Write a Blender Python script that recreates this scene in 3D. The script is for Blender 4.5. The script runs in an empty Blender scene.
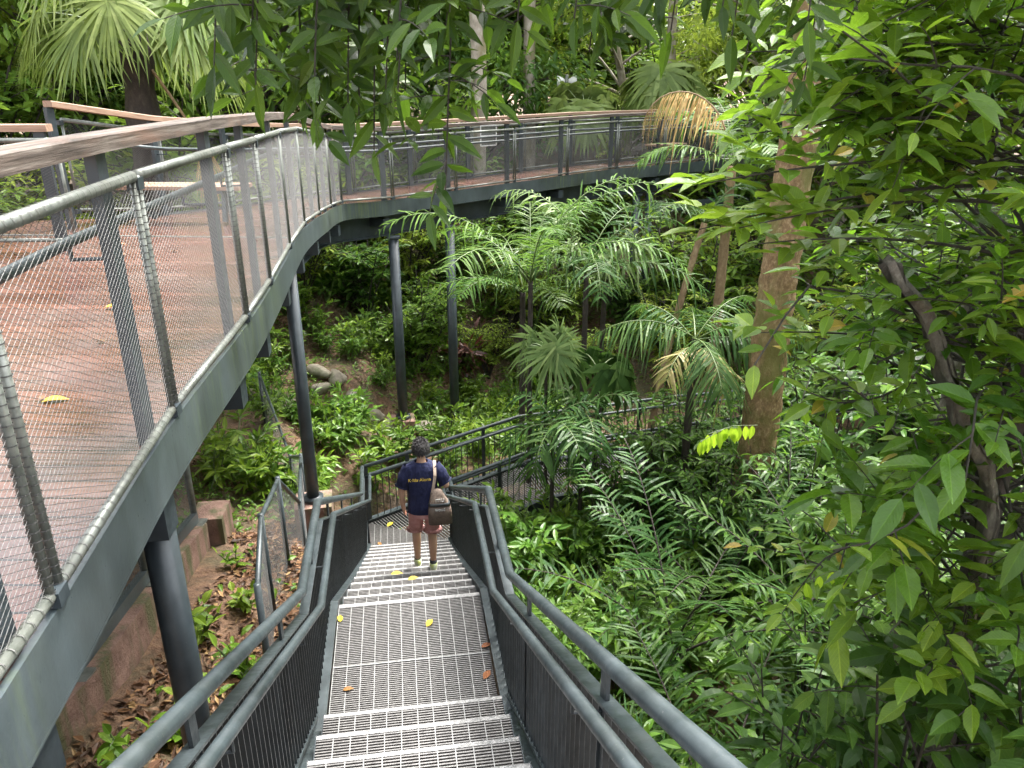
import bpy, math
import numpy as np
from mathutils import Vector
PI = math.pi
R = math.radians
scn = bpy.context.scene
COL = scn.collection
V3 = lambda *a: np.array(a, float)
EYE_PITCH = 21.2

def unit(a):
    a = np.asarray(a, float)
    return a / (np.linalg.norm(a, axis=-1, keepdims=True) + 1e-12)

# ---------------------------------------------------------------- mesh builder
class MB:
    def __init__(s):
        s.V = []; s.F = []; s.U = []; s.n = 0; s.uv = False
    def add(s, V, Fs, UV=None):
        V = np.asarray(V, float).reshape(-1, 3)
        if not isinstance(Fs, (list, tuple)) or (len(Fs) and np.ndim(Fs[0]) == 1):
            Fs = [Fs]
        for F in Fs:
            F = np.asarray(F, int)
            if F.size: s.F.append(F + s.n)
        s.V.append(V)
        if UV is None: UV = np.zeros((len(V), 2))
        else: s.uv = True
        s.U.append(np.asarray(UV, float))
        s.n += len(V)
        return s
    def merge(s, o):
        for F in o.F: s.F.append(F + s.n)
        s.V += o.V; s.U += o.U; s.n += o.n; s.uv |= o.uv
        return s
    def bars(s, P0, P1, w, h, up=(0, 0, 1)):
        P0 = np.atleast_2d(np.asarray(P0, float)); P1 = np.atleast_2d(np.asarray(P1, float))
        n = len(P0)
        if n == 0: return s
        d = unit(P1 - P0); up = np.broadcast_to(np.asarray(up, float), d.shape)
        sd = unit(np.cross(d, up)); u2 = np.cross(sd, d)
        w = np.broadcast_to(np.asarray(w, float), (n,))[:, None] / 2
        h = np.broadcast_to(np.asarray(h, float), (n,))[:, None] / 2
        c = [(-1, -1), (1, -1), (1, 1), (-1, 1)]
        q = [P0 + sd * w * a + u2 * h * b for a, b in c] + [P1 + sd * w * a + u2 * h * b for a, b in c]
        V = np.stack(q, 1).reshape(-1, 3)
        f = np.array([(0, 1, 2, 3), (7, 6, 5, 4), (0, 4, 5, 1), (1, 5, 6, 2), (2, 6, 7, 3), (3, 7, 4, 0)])
        F = (f[None] + (np.arange(n) * 8)[:, None, None]).reshape(-1, 4)
        return s.add(V, F)
    def wires(s, P0, P1, r, k=3):
        P0 = np.atleast_2d(P0); P1 = np.atleast_2d(P1); n = len(P0)
        d = unit(P1 - P0); up = np.where(np.abs(d[:, 2:3]) > .95, [[1., 0, 0]], [[0, 0, 1.]])
        a = unit(np.cross(d, up)); b = np.cross(a, d)
        rings = []
        for P in (P0, P1):
            for i in range(k):
                t = 2 * PI * i / k
                rings.append(P + r * (a * math.cos(t) + b * math.sin(t)))
        V = np.stack(rings, 1).reshape(-1, 3)
        f = np.array([(i, (i + 1) % k, k + (i + 1) % k, k + i) for i in range(k)])
        F = (f[None] + (np.arange(n) * 2 * k)[:, None, None]).reshape(-1, 4)
        return s.add(V, F)
    def box(s, c, size, rz=0):
        c = np.asarray(c, float); sx, sy, sz = size
        d = V3(math.cos(rz), math.sin(rz), 0)
        return s.bars(c - d * sx / 2, c + d * sx / 2, sy, sz)
    def tube(s, P, r, k=8, caps=True):
        P = np.asarray(P, float); n = len(P)
        r = np.broadcast_to(np.asarray(r, float), (n,))
        T = np.zeros_like(P); T[1:-1] = unit(unit(P[1:-1] - P[:-2]) + unit(P[2:] - P[1:-1]))
        T[0] = unit(P[1] - P[0]); T[-1] = unit(P[-1] - P[-2])
        a = np.cross(T[0], V3(0, 0, 1))
        if np.linalg.norm(a) < .1: a = np.cross(T[0], V3(1, 0, 0))
        a = unit(a); V = []; UV = []; L = 0
        for i in range(n):
            a = unit(a - T[i] * np.dot(a, T[i])); b = np.cross(T[i], a)
            sc = 1.0
            if 0 < i < n - 1:
                sc = 1 / max(.5, math.sqrt((1 + float(np.dot(unit(P[i] - P[i-1]), unit(P[i+1] - P[i])))) / 2))
            if i: L += np.linalg.norm(P[i] - P[i-1])
            for j in range(k):
                t = 2 * PI * j / k
                V.append(P[i] + r[i] * sc ** .5 * (a * math.cos(t) + b * math.sin(t))); UV.append((L, j / k))
        F = [(i * k + j, i * k + (j + 1) % k, (i + 1) * k + (j + 1) % k, (i + 1) * k + j) for i in range(n - 1) for j in range(k)]
        Fs = [np.array(F)]
        if caps:
            Fs += [np.array([list(range(k))[::-1]]), np.array([[(n - 1) * k + j for j in range(k)]])]
        return s.add(V, Fs, UV)
    def sweep(s, P, prof, closed=True, caps=True):
        """profile (u to the left of travel, v up) swept along P with mitred corners"""
        P = np.asarray(P, float); n = len(P); prof = np.asarray(prof, float); k = len(prof)
        d = unit((P[1:] - P[:-1]) * [1, 1, 0]); N = np.stack([-d[:, 1], d[:, 0], 0 * d[:, 0]], 1)
        M = np.zeros((n, 3)); M[0] = N[0]; M[-1] = N[-1]
        for i in range(1, n - 1):
            m = unit(N[i-1] + N[i]); M[i] = m / max(.35, np.dot(m, N[i]))
        V = []; UV = []; L = 0
        per = np.concatenate([[0], np.cumsum(np.linalg.norm(np.diff(prof, axis=0), axis=1))])
        for i in range(n):
            if i: L += np.linalg.norm(P[i] - P[i-1])
            for j in range(k):
                V.append(P[i] + M[i] * prof[j, 0] + V3(0, 0, prof[j, 1])); UV.append((L, per[j]))
        m = k if closed else k - 1
        F = [(i * k + j, i * k + (j + 1) % k, (i + 1) * k + (j + 1) % k, (i + 1) * k + j) for i in range(n - 1) for j in range(m)]
        Fs = [np.array(F)]
        if caps and closed:
            Fs += [np.array([list(range(k))]), np.array([[(n - 1) * k + j for j in range(k)][::-1]])]
        return s.add(V, Fs, UV)
    def loft(s, rings, k=16, caps=True):
        """rings: (centre xyz, rx, ry) ellipses lying level"""
        V = []
        for c, rx, ry in rings:
            for j in range(k):
                t = 2 * PI * j / k
                V.append((c[0] + rx * math.cos(t), c[1] + ry * math.sin(t), c[2]))
        n = len(rings)
        F = [(i * k + j, i * k + (j + 1) % k, (i + 1) * k + (j + 1) % k, (i + 1) * k + j) for i in range(n - 1) for j in range(k)]
        Fs = [np.array(F)]
        if caps: Fs += [np.array([list(range(k))[::-1]]), np.array([[(n - 1) * k + j for j in range(k)]])]
        return s.add(V, Fs)
    def blob(s, c, r, nu=10, nv=7, fn=None):
        V = [(0, 0, -1)]
        for i in range(1, nv):
            a = -PI / 2 + PI * i / nv
            for j in range(nu):
                t = 2 * PI * j / nu
                V.append((math.cos(a) * math.cos(t), math.cos(a) * math.sin(t), math.sin(a)))
        V.append((0, 0, 1)); V = np.array(V)
        if fn is not None: V = fn(V)
        V = V * np.asarray(r, float) + np.asarray(c, float)
        q = [(1 + i * nu + j, 1 + i * nu + (j + 1) % nu, 1 + (i + 1) * nu + (j + 1) % nu, 1 + (i + 1) * nu + j) for i in range(nv - 2) for j in range(nu)]
        t = [(0, 1 + (j + 1) % nu, 1 + j) for j in range(nu)]
        b = 1 + (nv - 2) * nu; e = len(V) - 1
        t += [(e, b + j, b + (j + 1) % nu) for j in range(nu)]
        return s.add(V, [np.array(q), np.array(t)])
    def mesh(s, name, mats, smooth=False, off=(0, 0, 0)):
        me = bpy.data.meshes.new(name)
        V = np.concatenate(s.V) - np.asarray(off, float)
        nl = sum(F.size for F in s.F); npoly = sum(len(F) for F in s.F)
        lv = np.concatenate([F.ravel() for F in s.F]).astype(np.int32)
        tot = np.concatenate([np.full(len(F), F.shape[1]) for F in s.F]).astype(np.int32)
        st = np.concatenate([[0], np.cumsum(tot)[:-1]]).astype(np.int32)
        me.vertices.add(len(V)); me.vertices.foreach_set('co', V.astype(np.float32).ravel())
        me.loops.add(nl); me.loops.foreach_set('vertex_index', lv)
        me.polygons.add(npoly); me.polygons.foreach_set('loop_start', st)
        me.update(calc_edges=True)
        if s.uv:
            ul = me.uv_layers.new(name='UVMap'); U = np.concatenate(s.U)
            ul.data.foreach_set('uv', U[lv].astype(np.float32).ravel())
        me.polygons.foreach_set('use_smooth', np.full(npoly, bool(smooth)))
        for m in (mats if isinstance(mats, (list, tuple)) else [mats]): me.materials.append(m)
        me.validate(); me.update()
        return me

def wofs(o):
    p = V3(0, 0, 0)
    while o is not None:
        p = p + np.array(o.location); o = o.parent
    return p
def tag(o, label=None, cat=None, group=None, kind=None):
    if label: o['label'] = label
    if cat: o['category'] = cat
    if group: o['group'] = group
    if kind: o['kind'] = kind
    return o
def thing(name, label, cat, loc=(0, 0, 0), rz=0, group=None):
    o = bpy.data.objects.new(name, None); COL.objects.link(o)
    o.empty_display_size = .1
    o.location = loc; o.rotation_euler = (0, 0, rz)
    return tag(o, label, cat, group)
def obj(name, mb, mat, parent=None, smooth=False, loc=None):
    """parts are given in world coordinates (or local ones when the thing stands at the origin)"""
    if not mb.F: return None
    off = wofs(parent) if parent is not None else (loc if loc is not None else (0, 0, 0))
    o = bpy.data.objects.new(name, mb.mesh(name, mat, smooth, off)); COL.objects.link(o)
    if parent is not None: o.parent = parent
    elif loc is not None: o.location = loc
    return o
def struct(name, mb, mat, smooth=False):
    return tag(obj(name, mb, mat, None, smooth), kind='structure')
def dup(root, loc, rz=0, sc=1., label=None, group=None, tilt=(0, 0)):
    r = root.copy(); COL.objects.link(r)
    r.location = loc; r.rotation_euler = (tilt[0], tilt[1], rz)
    r.scale = (sc, sc, sc) if np.isscalar(sc) else sc
    if label: r['label'] = label
    if group: r['group'] = group
    for ch in list(root.children):
        c = ch.copy(); COL.objects.link(c); c.parent = r
        for g in list(ch.children):
            d = g.copy(); COL.objects.link(d); d.parent = c
    return r

# ---------------------------------------------------------------- leaves
def _tmpl(ts, ws, split=True):
    V = [(t, 0) for t in ts]; m = len(ts); L = {}; Rr = {}
    for i in range(1, m - 1):
        L[i] = len(V); V.append((ts[i], -ws[i])); Rr[i] = len(V); V.append((ts[i], ws[i]))
    tri = [(0, 1, L[1]), (1, 0, Rr[1]), (m - 2, m - 1, L[m-2]), (m - 1, m - 2, Rr[m-2])]; quad = []
    for i in range(1, m - 2):
        quad += [(i, i + 1, L[i+1], L[i]), (i + 1, i, Rr[i], Rr[i+1])]
    return np.array(V, float), np.array(tri), np.array(quad).reshape(-1, 4)
T_HI = _tmpl([0, .16, .38, .62, .84, 1], [0, .34, .5, .45, .2, 0])
T_MID = _tmpl([0, .34, .7, 1], [0, .5, .36, 0])
T_LO = (np.array([(0, 0), (.45, -.5), (1, 0), (.45, .5)], float), np.array([(0, 2, 1), (0, 3, 2)]), np.zeros((0, 4), int))
T_STRIP = (np.array([(0, -.2), (0, .2), (.3, -.5), (.3, .5), (.65, -.42), (.65, .42), (1, 0)], float),
           np.array([(4, 5, 6)]), np.array([(0, 1, 3, 2), (2, 3, 5, 4)]))
def leaves(mb, P, A, N, L, W, T=T_MID, fold=.18, droop=.12):
    P = np.atleast_2d(P); n = len(P)
    A = unit(np.atleast_2d(A)); N = np.broadcast_to(np.atleast_2d(N), A.shape)
    B = unit(np.cross(A, N)); N2 = np.cross(B, A)
    L = np.broadcast_to(np.asarray(L, float), (n,))[:, None, None]; W = np.broadcast_to(np.asarray(W, float), (n,))[:, None, None]
    dr = np.broadcast_to(np.asarray(droop, float), (n,))[:, None, None]
    t = T[0][:, 0][None, :, None]; s = T[0][:, 1][None, :, None]
    V = P[:, None] + A[:, None] * t * L + B[:, None] * s * W + N2[:, None] * (np.abs(s) * W * 2 * fold) + V3(0, 0, -1) * (dr * t ** 2 * L)
    k = T[0].shape[0]; o = (np.arange(n) * k)[:, None, None]
    Fs = []
    if len(T[1]): Fs.append((T[1][None] + o).reshape(-1, 3))
    if len(T[2]): Fs.append((T[2][None] + o).reshape(-1, 4))
    UV = np.tile(np.column_stack([T[0][:, 0], T[0][:, 1] + .5]), (n, 1)) if T is T_HI else None
    mb.add(V.reshape(-1, 3), Fs, UV)
    return mb

def bez(p0, p1, p2, n=8):
    t = np.linspace(0, 1, n)[:, None]
    return (1 - t) ** 2 * np.asarray(p0, float) + 2 * t * (1 - t) * np.asarray(p1, float) + t ** 2 * np.asarray(p2, float)
def along(P, t):
    P = np.asarray(P, float); L = np.concatenate([[0], np.cumsum(np.linalg.norm(np.diff(P, axis=0), axis=1))])
    x = np.clip(t, 0, 1) * L[-1]
    return np.stack([np.interp(x, L, P[:, i]) for i in range(3)], -1)
def offset_path(P, d):
    """shift a path sideways (positive = left of travel)"""
    P = np.asarray(P, float); n = len(P)
    dd = unit((P[1:] - P[:-1]) * [1, 1, 0]); N = np.stack([-dd[:, 1], dd[:, 0], 0 * dd[:, 0]], 1)
    Q = P.copy()
    for i in range(n):
        m = N[0] if i == 0 else N[-1] if i == n - 1 else unit(N[i-1] + N[i])
        ref = N[min(i, n - 2)]
        Q[i] = P[i] + m * d / max(.4, np.dot(m, ref))
    return Q
def twig_leaves(mb, rng, P, n, L, W, T, t0=.15, droop=.15, spread=1.0, up=(0, 0, 1), jit=.35, fold=.18):
    """leaves set alternately along a twig P"""
    t = np.linspace(t0, 1, n) ; p = along(P, t); d = unit(along(P, np.minimum(t + .03, 1)) - along(P, np.maximum(t - .03, 0)))
    upv = np.asarray(up, float); sd = unit(np.cross(d, upv) + rng.normal(0, .05, d.shape))
    sg = np.where(np.arange(n) % 2 == 0, 1., -1.)[:, None]
    A = unit(d * .55 + sd * sg * spread + rng.normal(0, jit, d.shape)); A[-1] = unit(d[-1] + rng.normal(0, .2, 3))
    N = upv + rng.normal(0, jit, d.shape)
    s = rng.uniform(.75, 1.15, n)
    leaves(mb, p, A, N, L * s, W * s, T, fold, droop * rng.uniform(.3, 1.6, n))
    return mb

# ---------------------------------------------------------------- materials
def mat(name):
    m = bpy.data.materials.new(name); m.use_nodes = True
    nt = m.node_tree; b = nt.nodes['Principled BSDF']
    return m, nt, b
def nd(nt, typ, **kw):
    n = nt.nodes.new(typ)
    for k, v in kw.items():
        if k.startswith('i_'): n.inputs[k[2:].replace('_', ' ')].default_value = v
        else: setattr(n, k, v)
    return n
def ramp(nt, fac, stops):
    n = nt.nodes.new('ShaderNodeValToRGB'); e = n.color_ramp.elements
    while len(e) < len(stops): e.new(.5)
    for el, (p, c) in zip(e, stops): el.position = p; el.color = (*c, 1)
    nt.links.new(fac, n.inputs[0]); return n.outputs[0]
def mixc(nt, f, a, b, mode='MIX'):
    n = nt.nodes.new('ShaderNodeMix'); n.data_type = 'RGBA'; n.blend_type = mode
    for s, v in ((n.inputs[0], f), (n.inputs[6], a), (n.inputs[7], b)):
        if hasattr(v, 'is_output'): nt.links.new(v, s)
        else: s.default_value = (*v, 1) if isinstance(v, tuple) else v
    return n.outputs[2]
def coords(nt, kind='Object', scale=(1, 1, 1)):
    t = nt.nodes.new('ShaderNodeTexCoord'); mp = nt.nodes.new('ShaderNodeMapping'); mp.inputs['Scale'].default_value = scale
    nt.links.new(t.outputs[kind], mp.inputs[0]); return mp.outputs[0]
def noise(nt, vec, scale, detail=4, rough=.55):
    n = nt.nodes.new('ShaderNodeTexNoise'); n.inputs['Scale'].default_value = scale; n.inputs['Detail'].default_value = detail; n.inputs['Roughness'].default_value = rough
    nt.links.new(vec, n.inputs['Vector']); return n.outputs['Fac']
def bump(nt, b, h, s=.3, d=.02):
    n = nt.nodes.new('ShaderNodeBump'); n.inputs['Strength'].default_value = s; n.inputs['Distance'].default_value = d
    nt.links.new(h, n.inputs['Height']); nt.links.new(n.outputs[0], b.inputs['Normal'])
def mth(nt, op, a, bb=None):
    n = nt.nodes.new('ShaderNodeMath'); n.operation = op
    for i, q in enumerate((a, bb)):
        if q is None: continue
        if hasattr(q, 'is_output'): nt.links.new(q, n.inputs[i])
        else: n.inputs[i].default_value = q
    return n.outputs[0]
def leafmat(name, stops, tr=.35, rough=.38, trc=(.16, .3, .03), spec=.42, vein=False):
    m, nt, b = mat(name)
    g = nt.nodes.new('ShaderNodeNewGeometry'); oi = nt.nodes.new('ShaderNodeObjectInfo')
    c = ramp(nt, g.outputs['Random Per Island'], stops)
    nz = noise(nt, coords(nt, 'Object', (1, 1, 1)), 9, 3)
    c = mixc(nt, .55, c, ramp(nt, nz, [(.3, (.55, .6, .5)), (.7, (1.25, 1.2, 1.1))]), 'MULTIPLY')
    hs = nt.nodes.new('ShaderNodeHueSaturation')
    mr = nt.nodes.new('ShaderNodeMapRange'); mr.inputs[3].default_value = .487; mr.inputs[4].default_value = .512
    nt.links.new(oi.outputs['Random'], mr.inputs[0]); nt.links.new(mr.outputs[0], hs.inputs['Hue']); nt.links.new(c, hs.inputs['Color'])
    c = hs.outputs[0]
    if vein:
        sx = nt.nodes.new('ShaderNodeSeparateXYZ'); nt.links.new(nt.nodes.new('ShaderNodeTexCoord').outputs['UV'], sx.inputs[0])
        s_ = mth(nt, 'ABSOLUTE', mth(nt, 'SUBTRACT', sx.outputs[1], .5))
        mid = mth(nt, 'LESS_THAN', s_, .028)
        fr = mth(nt, 'FRACT', mth(nt, 'MULTIPLY', mth(nt, 'SUBTRACT', sx.outputs[0], mth(nt, 'MULTIPLY', s_, .55)), 11.0))
        sv = mth(nt, 'MULTIPLY', mth(nt, 'LESS_THAN', fr, .16), .45)
        vn = mth(nt, 'MAXIMUM', mid, sv)
        c = mixc(nt, mth(nt, 'MULTIPLY', vn, .5), c, mixc(nt, 1.0, c, (2.6, 2.2, 2.0), 'MULTIPLY'))
        bump(nt, b, mth(nt, 'ADD', mth(nt, 'MULTIPLY', vn, -.6), mth(nt, 'ABSOLUTE', mth(nt, 'SUBTRACT', fr, .5))), .35, .004)
    nt.links.new(c, b.inputs['Base Color'])
    nt.links.new(ramp(nt, noise(nt, coords(nt, 'Object'), 23, 3), [(.35, (rough * .72,) * 3), (.65, (min(1, rough * 1.45),) * 3)]), b.inputs['Roughness'])
    b.inputs['Specular IOR Level'].default_value = spec
    t = nt.nodes.new('ShaderNodeBsdfTranslucent'); nt.links.new(mixc(nt, .5, c, trc), t.inputs[0])
    mx = nt.nodes.new('ShaderNodeMixShader'); mx.inputs[0].default_value = tr
    out = nt.nodes['Material Output']
    nt.links.new(b.outputs[0], mx.inputs[1]); nt.links.new(t.outputs[0], mx.inputs[2]); nt.links.new(mx.outputs[0], out.inputs[0])
    return m
def simple(name, c1, c2, scale=8, rough=(.35, .6), metal=0., bumpy=.15, stretch=(1, 1, 1), kind='Object', spec=.5):
    m, nt, b = mat(name)
    v = coords(nt, kind, stretch); f = noise(nt, v, scale, 5, .6)
    nt.links.new(ramp(nt, f, [(.32, c1), (.68, c2)]), b.inputs['Base Color'])
    f2 = noise(nt, v, scale * 3.1, 4)
    r = ramp(nt, f2, [(.3, (rough[0],) * 3), (.7, (rough[1],) * 3)]); nt.links.new(r, b.inputs['Roughness'])
    b.inputs['Metallic'].default_value = metal; b.inputs['Specular IOR Level'].default_value = spec
    if bumpy: bump(nt, b, f2, bumpy, .01)
    return m
M = {}
M['steel'] = simple('dark_blue_grey_paint', (.022, .030, .036), (.040, .052, .060), 6, (.3, .5), 0, .08)
M['rail'] = simple('rail_paint', (.030, .041, .045), (.058, .072, .077), 7, (.28, .5), .1, .1)
M['black'] = simple('black_metal', (.022, .027, .030), (.044, .052, .056), 9, (.35, .55), 0, .05)
M['grate'] = simple('galvanised_grating', (.105, .10, .097), (.19, .183, .175), 30, (.35, .6), .3, .1)
M['grate2'] = simple('galvanised_crossbar', (.19, .19, .183), (.31, .31, .30), 30, (.35, .6), .2, .1)
M['nosing'] = simple('worn_nosing', (.17, .17, .165), (.38, .37, .36), 40, (.4, .7), .1, .5)
M['wire'] = simple('steel_rope', (.04, .04, .038), (.11, .11, .105), 60, (.5, .7), .2, 0)
M['tube'] = simple('galvanised_tube', (.10, .112, .10), (.20, .21, .19), 14, (.3, .5), .4, .1)
M['concrete'] = simple('stained_concrete', (.16, .15, .125), (.30, .285, .25), 4, (.6, .85), 0, .3)
M['white'] = simple('white_paint', (.62, .62, .60), (.78, .78, .76), 12, (.4, .6), 0, .05)
M['shade_black'] = simple('painted_shade', (.008, .008, .008), (.015, .014, .013), 5, (.7, .9), 0, 0)  # near black colour that stands for shade under the platform
def scuff(m, chip=(.20, .20, .19), lo=.66):
    nt = m.node_tree; b = nt.nodes['Principled BSDF']; src = b.inputs['Base Color'].links[0].from_socket; v = coords(nt, 'Object')
    k = ramp(nt, noise(nt, v, 70, 3, .7), [(lo, (0,) * 3), (lo + .05, (.55,) * 3)]); c = mixc(nt, k, src, chip)
    d = ramp(nt, noise(nt, coords(nt, 'Object', (1, 1, .3)), 2.7, 6, .7), [(.35, (.62, .60, .55)), (.65, (1.15, 1.15, 1.15))]); c = mixc(nt, .8, c, d, 'MULTIPLY')
    nt.links.new(c, b.inputs['Base Color'])
scuff(M['rail']); scuff(M['steel'], (.12, .125, .12), .69); scuff(M['tube'], (.4, .39, .36), .68); scuff(M['black'], (.09, .09, .09), .7)
# fascia: green grey paint with algae streaks
m, nt, b = mat('fascia_paint'); M['fascia'] = m
v = coords(nt, 'Object'); c = ramp(nt, noise(nt, v, 3, 5), [(.3, (.042, .055, .059)), (.7, (.072, .089, .094))])
st = ramp(nt, noise(nt, coords(nt, 'UV', (7, .35, 1)), 4, 4), [(.46, (0, 0, 0)), (.72, (1, 1, 1))])
big = ramp(nt, noise(nt, coords(nt, 'Object', (.32, .32, .2)), 1.0, 2), [(.50, (.0,) * 3), (.66, (.7,) * 3)])
mm = nt.nodes.new('ShaderNodeMath'); mm.operation = 'MULTIPLY'; nt.links.new(st, mm.inputs[0]); nt.links.new(big, mm.inputs[1])
c = mixc(nt, mm.outputs[0], c, (.13, .17, .055)); nt.links.new(c, b.inputs['Base Color']); scuff(m, (.16, .18, .15), .70)
sp = ramp(nt, noise(nt, v, 60, 2), [(.70, (.32,) * 3), (.78, (.6,) * 3)]); nt.links.new(sp, b.inputs['Roughness']); bump(nt, b, noise(nt, v, 40, 3), .06, .01)
# weathered timber rail
m, nt, b = mat('weathered_timber'); M['timber'] = m
v = coords(nt, 'UV', (1.2, 26, 1)); f = noise(nt, v, 1.6, 6, .65)
c = ramp(nt, f, [(.30, (.022, .016, .013)), (.5, (.080, .062, .051)), (.70, (.18, .155, .135))])
c = mixc(nt, ramp(nt, noise(nt, coords(nt, 'UV', (.8, 3, 1)), 2.2, 4), [(.5, (0,) * 3), (.72, (.75,) * 3)]), c, (.14, .075, .05))
nt.links.new(c, b.inputs['Base Color']); b.inputs['Roughness'].default_value = .68; b.inputs['Specular IOR Level'].default_value = .3; bump(nt, b, f, .8, .008)
m, nt, b = mat('orange_timber'); M['orange'] = m
v = coords(nt, 'UV', (1.2, 22, 1)); f = noise(nt, v, 1.6, 6, .65)
nt.links.new(ramp(nt, f, [(.28, (.15, .085, .05)), (.7, (.34, .225, .155))]), b.inputs['Base Color']); b.inputs['Roughness'].default_value = .65; bump(nt, b, f, .6, .006)
# wet deck boards, board joints across the walkway (uv.x runs along it)
m, nt, b = mat('wet_deck_boards'); M['deck'] = m
uv = nt.nodes.new('ShaderNodeTexCoord').outputs['UV']
sx = nt.nodes.new('ShaderNodeSeparateXYZ'); nt.links.new(uv, sx.inputs[0])
def math_(nt, op, a, bb=None, cc=None):
    n = nt.nodes.new('ShaderNodeMath'); n.operation = op
    for i, q in enumerate((a, bb, cc)):
        if q is None: continue
        if hasattr(q, 'is_output'): nt.links.new(q, n.inputs[i])
        else: n.inputs[i].default_value = q
    return n.outputs[0]
bd = math_(nt, 'DIVIDE', sx.outputs[0], .14); fr = math_(nt, 'FRACT', bd); fl = math_(nt, 'FLOOR', bd)
gap = math_(nt, 'LESS_THAN', fr, .075)
wn = nt.nodes.new('ShaderNodeTexWhiteNoise'); wn.noise_dimensions = '1D'; nt.links.new(fl, wn.inputs['W'])
f = noise(nt, coords(nt, 'UV', (30, 1.1, 1)), 1.2, 5, .6)
c = ramp(nt, f, [(.3, (.062, .028, .020)), (.7, (.128, .062, .046))])
c = mixc(nt, .6, c, ramp(nt, wn.outputs[0], [(0, (.55, .52, .54)), (1, (1.35, 1.28, 1.2))]), 'MULTIPLY')
c = mixc(nt, ramp(nt, noise(nt, coords(nt, 'UV', (1, 1, 1)), 1.3, 4), [(.45, (0,) * 3), (.75, (.55,) * 3)]), c, (.115, .085, .072))
c = mixc(nt, gap, c, (.012, .008, .007)); nt.links.new(c, b.inputs['Base Color'])
rr = ramp(nt, noise(nt, coords(nt, 'UV', (1, 1, 1)), 1.7, 5), [(.38, (.10,) * 3), (.65, (.34,) * 3)]); nt.links.new(rr, b.inputs['Roughness'])
hh = math_(nt, 'SUBTRACT', f, math_(nt, 'MULTIPLY', gap, 3.0)); bump(nt, b, hh, .25, .006)
# soil
m, nt, b = mat('forest_soil'); M['soil'] = m
v = coords(nt, 'Object'); f = noise(nt, v, 1.1, 8, .65); f2 = noise(nt, v, 14, 6, .7)
c = ramp(nt, f2, [(.25, (.042, .026, .015)), (.5, (.145, .080, .045)), (.75, (.27, .16, .092))])
c = mixc(nt, ramp(nt, f, [(.45, (0,) * 3), (.65, (.8,) * 3)]), c, (.045, .055, .022))
c = mixc(nt, ramp(nt, noise(nt, v, .9, 4), [(.58, (0,) * 3), (.7, (.7,) * 3)]), c, (.13, .10, .075))
nt.links.new(c, b.inputs['Base Color']); b.inputs['Roughness'].default_value = .8; bump(nt, b, f2, .9, .06)
# rust-brown concrete kerb with moss at its foot
m, nt, b = mat('pink_concrete'); M['kerb'] = m
v = coords(nt, 'Object', (1, 1, 1)); c = ramp(nt, noise(nt, v, 5, 6), [(.3, (.12, .062, .045)), (.7, (.31, .19, .145))])
mo = ramp(nt, noise(nt, coords(nt, 'Object', (3, 3, .5)), 2.4, 5), [(.48, (0,) * 3), (.64, (.85,) * 3)])
c = mixc(nt, mo, c, (.075, .085, .03)); nt.links.new(c, b.inputs['Base Color']); b.inputs['Roughness'].default_value = .7; bump(nt, b, noise(nt, v, 22, 7, .7), .9, .03)
def barkmat(name, a, b2, c3, sc=6, moss=None):
    m, nt, b = mat(name)
    v = coords(nt, 'Object', (1, 1, .55)); f = noise(nt, v, sc, 8, .72)
    c = ramp(nt, f, [(.3, a), (.52, b2), (.72, c3)])
    if moss: c = mixc(nt, ramp(nt, noise(nt, coords(nt, 'Object', (1, 1, .6)), 2.3, 5), [(.48, (0,) * 3), (.62, (.8,) * 3)]), c, moss)
    nt.links.new(c, b.inputs['Base Color']); b.inputs['Roughness'].default_value = .75
    bump(nt, b, noise(nt, v, sc * 2.5, 6, .7), .8, .03); return m
M['bark_grey'] = barkmat('pale_bark', (.16, .13, .10), (.30, .26, .21), (.44, .40, .34), 7, (.16, .14, .06))
M['bark_moss'] = barkmat('mossy_orange_bark', (.085, .048, .022), (.235, .145, .066), (.46, .35, .21), 22, (.12, .12, .022))
M['bark_dark'] = barkmat('dark_wet_bark', (.014, .010, .009), (.036, .026, .021), (.075, .058, .048), 10)
M['bark_lichen'] = barkmat('lichen_bark', (.05, .042, .032), (.13, .115, .09), (.26, .24, .19), 14)
M['twig'] = barkmat('twig_bark', (.012, .010, .007), (.028, .023, .016), (.055, .045, .032), 20)
M['cane'] = barkmat('tan_cane', (.16, .10, .055), (.27, .18, .10), (.38, .28, .17), 10)
M['stalk'] = simple('green_stalk', (.05, .085, .02), (.10, .14, .04), 8, (.4, .6), 0, 0)
M['rock'] = barkmat('garden_rock', (.13, .11, .085), (.26, .225, .17), (.40, .36, .29), 4, (.10, .11, .05))
G = lambda r, g, bl: (r, g, bl)
M['leaf_tree'] = leafmat('dark_glossy_leaf', [(0, G(.024, .066, .010)), (.45, G(.056, .138, .016)), (.85, G(.11, .22, .026)), (.98, G(.17, .29, .03)), (.99, G(.38, .30, .05))], .44, .27, (.24, .48, .02), .4, True)
M['leaf_mid'] = leafmat('fresh_broad_leaf', [(0, G(.048, .12, .014)), (.5, G(.10, .21, .022)), (.975, G(.18, .30, .034)), (.99, G(.42, .32, .06))], .46, .30, (.30, .52, .03), .36, True)
M['leaf_backlit'] = leafmat('backlit_overhang_leaf', [(0, G(.016, .040, .007)), (.6, G(.036, .078, .011)), (1, G(.065, .115, .018))], .32, .30, (.17, .32, .02), .22, True)  # bough leaves coloured darker to read as silhouettes against the light
M['leaf_shrub'] = leafmat('shrub_leaf', [(0, G(.045, .10, .014)), (.5, G(.088, .175, .024)), (1, G(.15, .25, .04))], .38, .34, (.24, .40, .03), .25)
M['leaf_glossy'] = leafmat('wet_dark_shrub_leaf', [(0, G(.024, .062, .012)), (.6, G(.054, .118, .02)), (1, G(.11, .21, .034))], .36, .32, (.18, .36, .03), .22, True)
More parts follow.
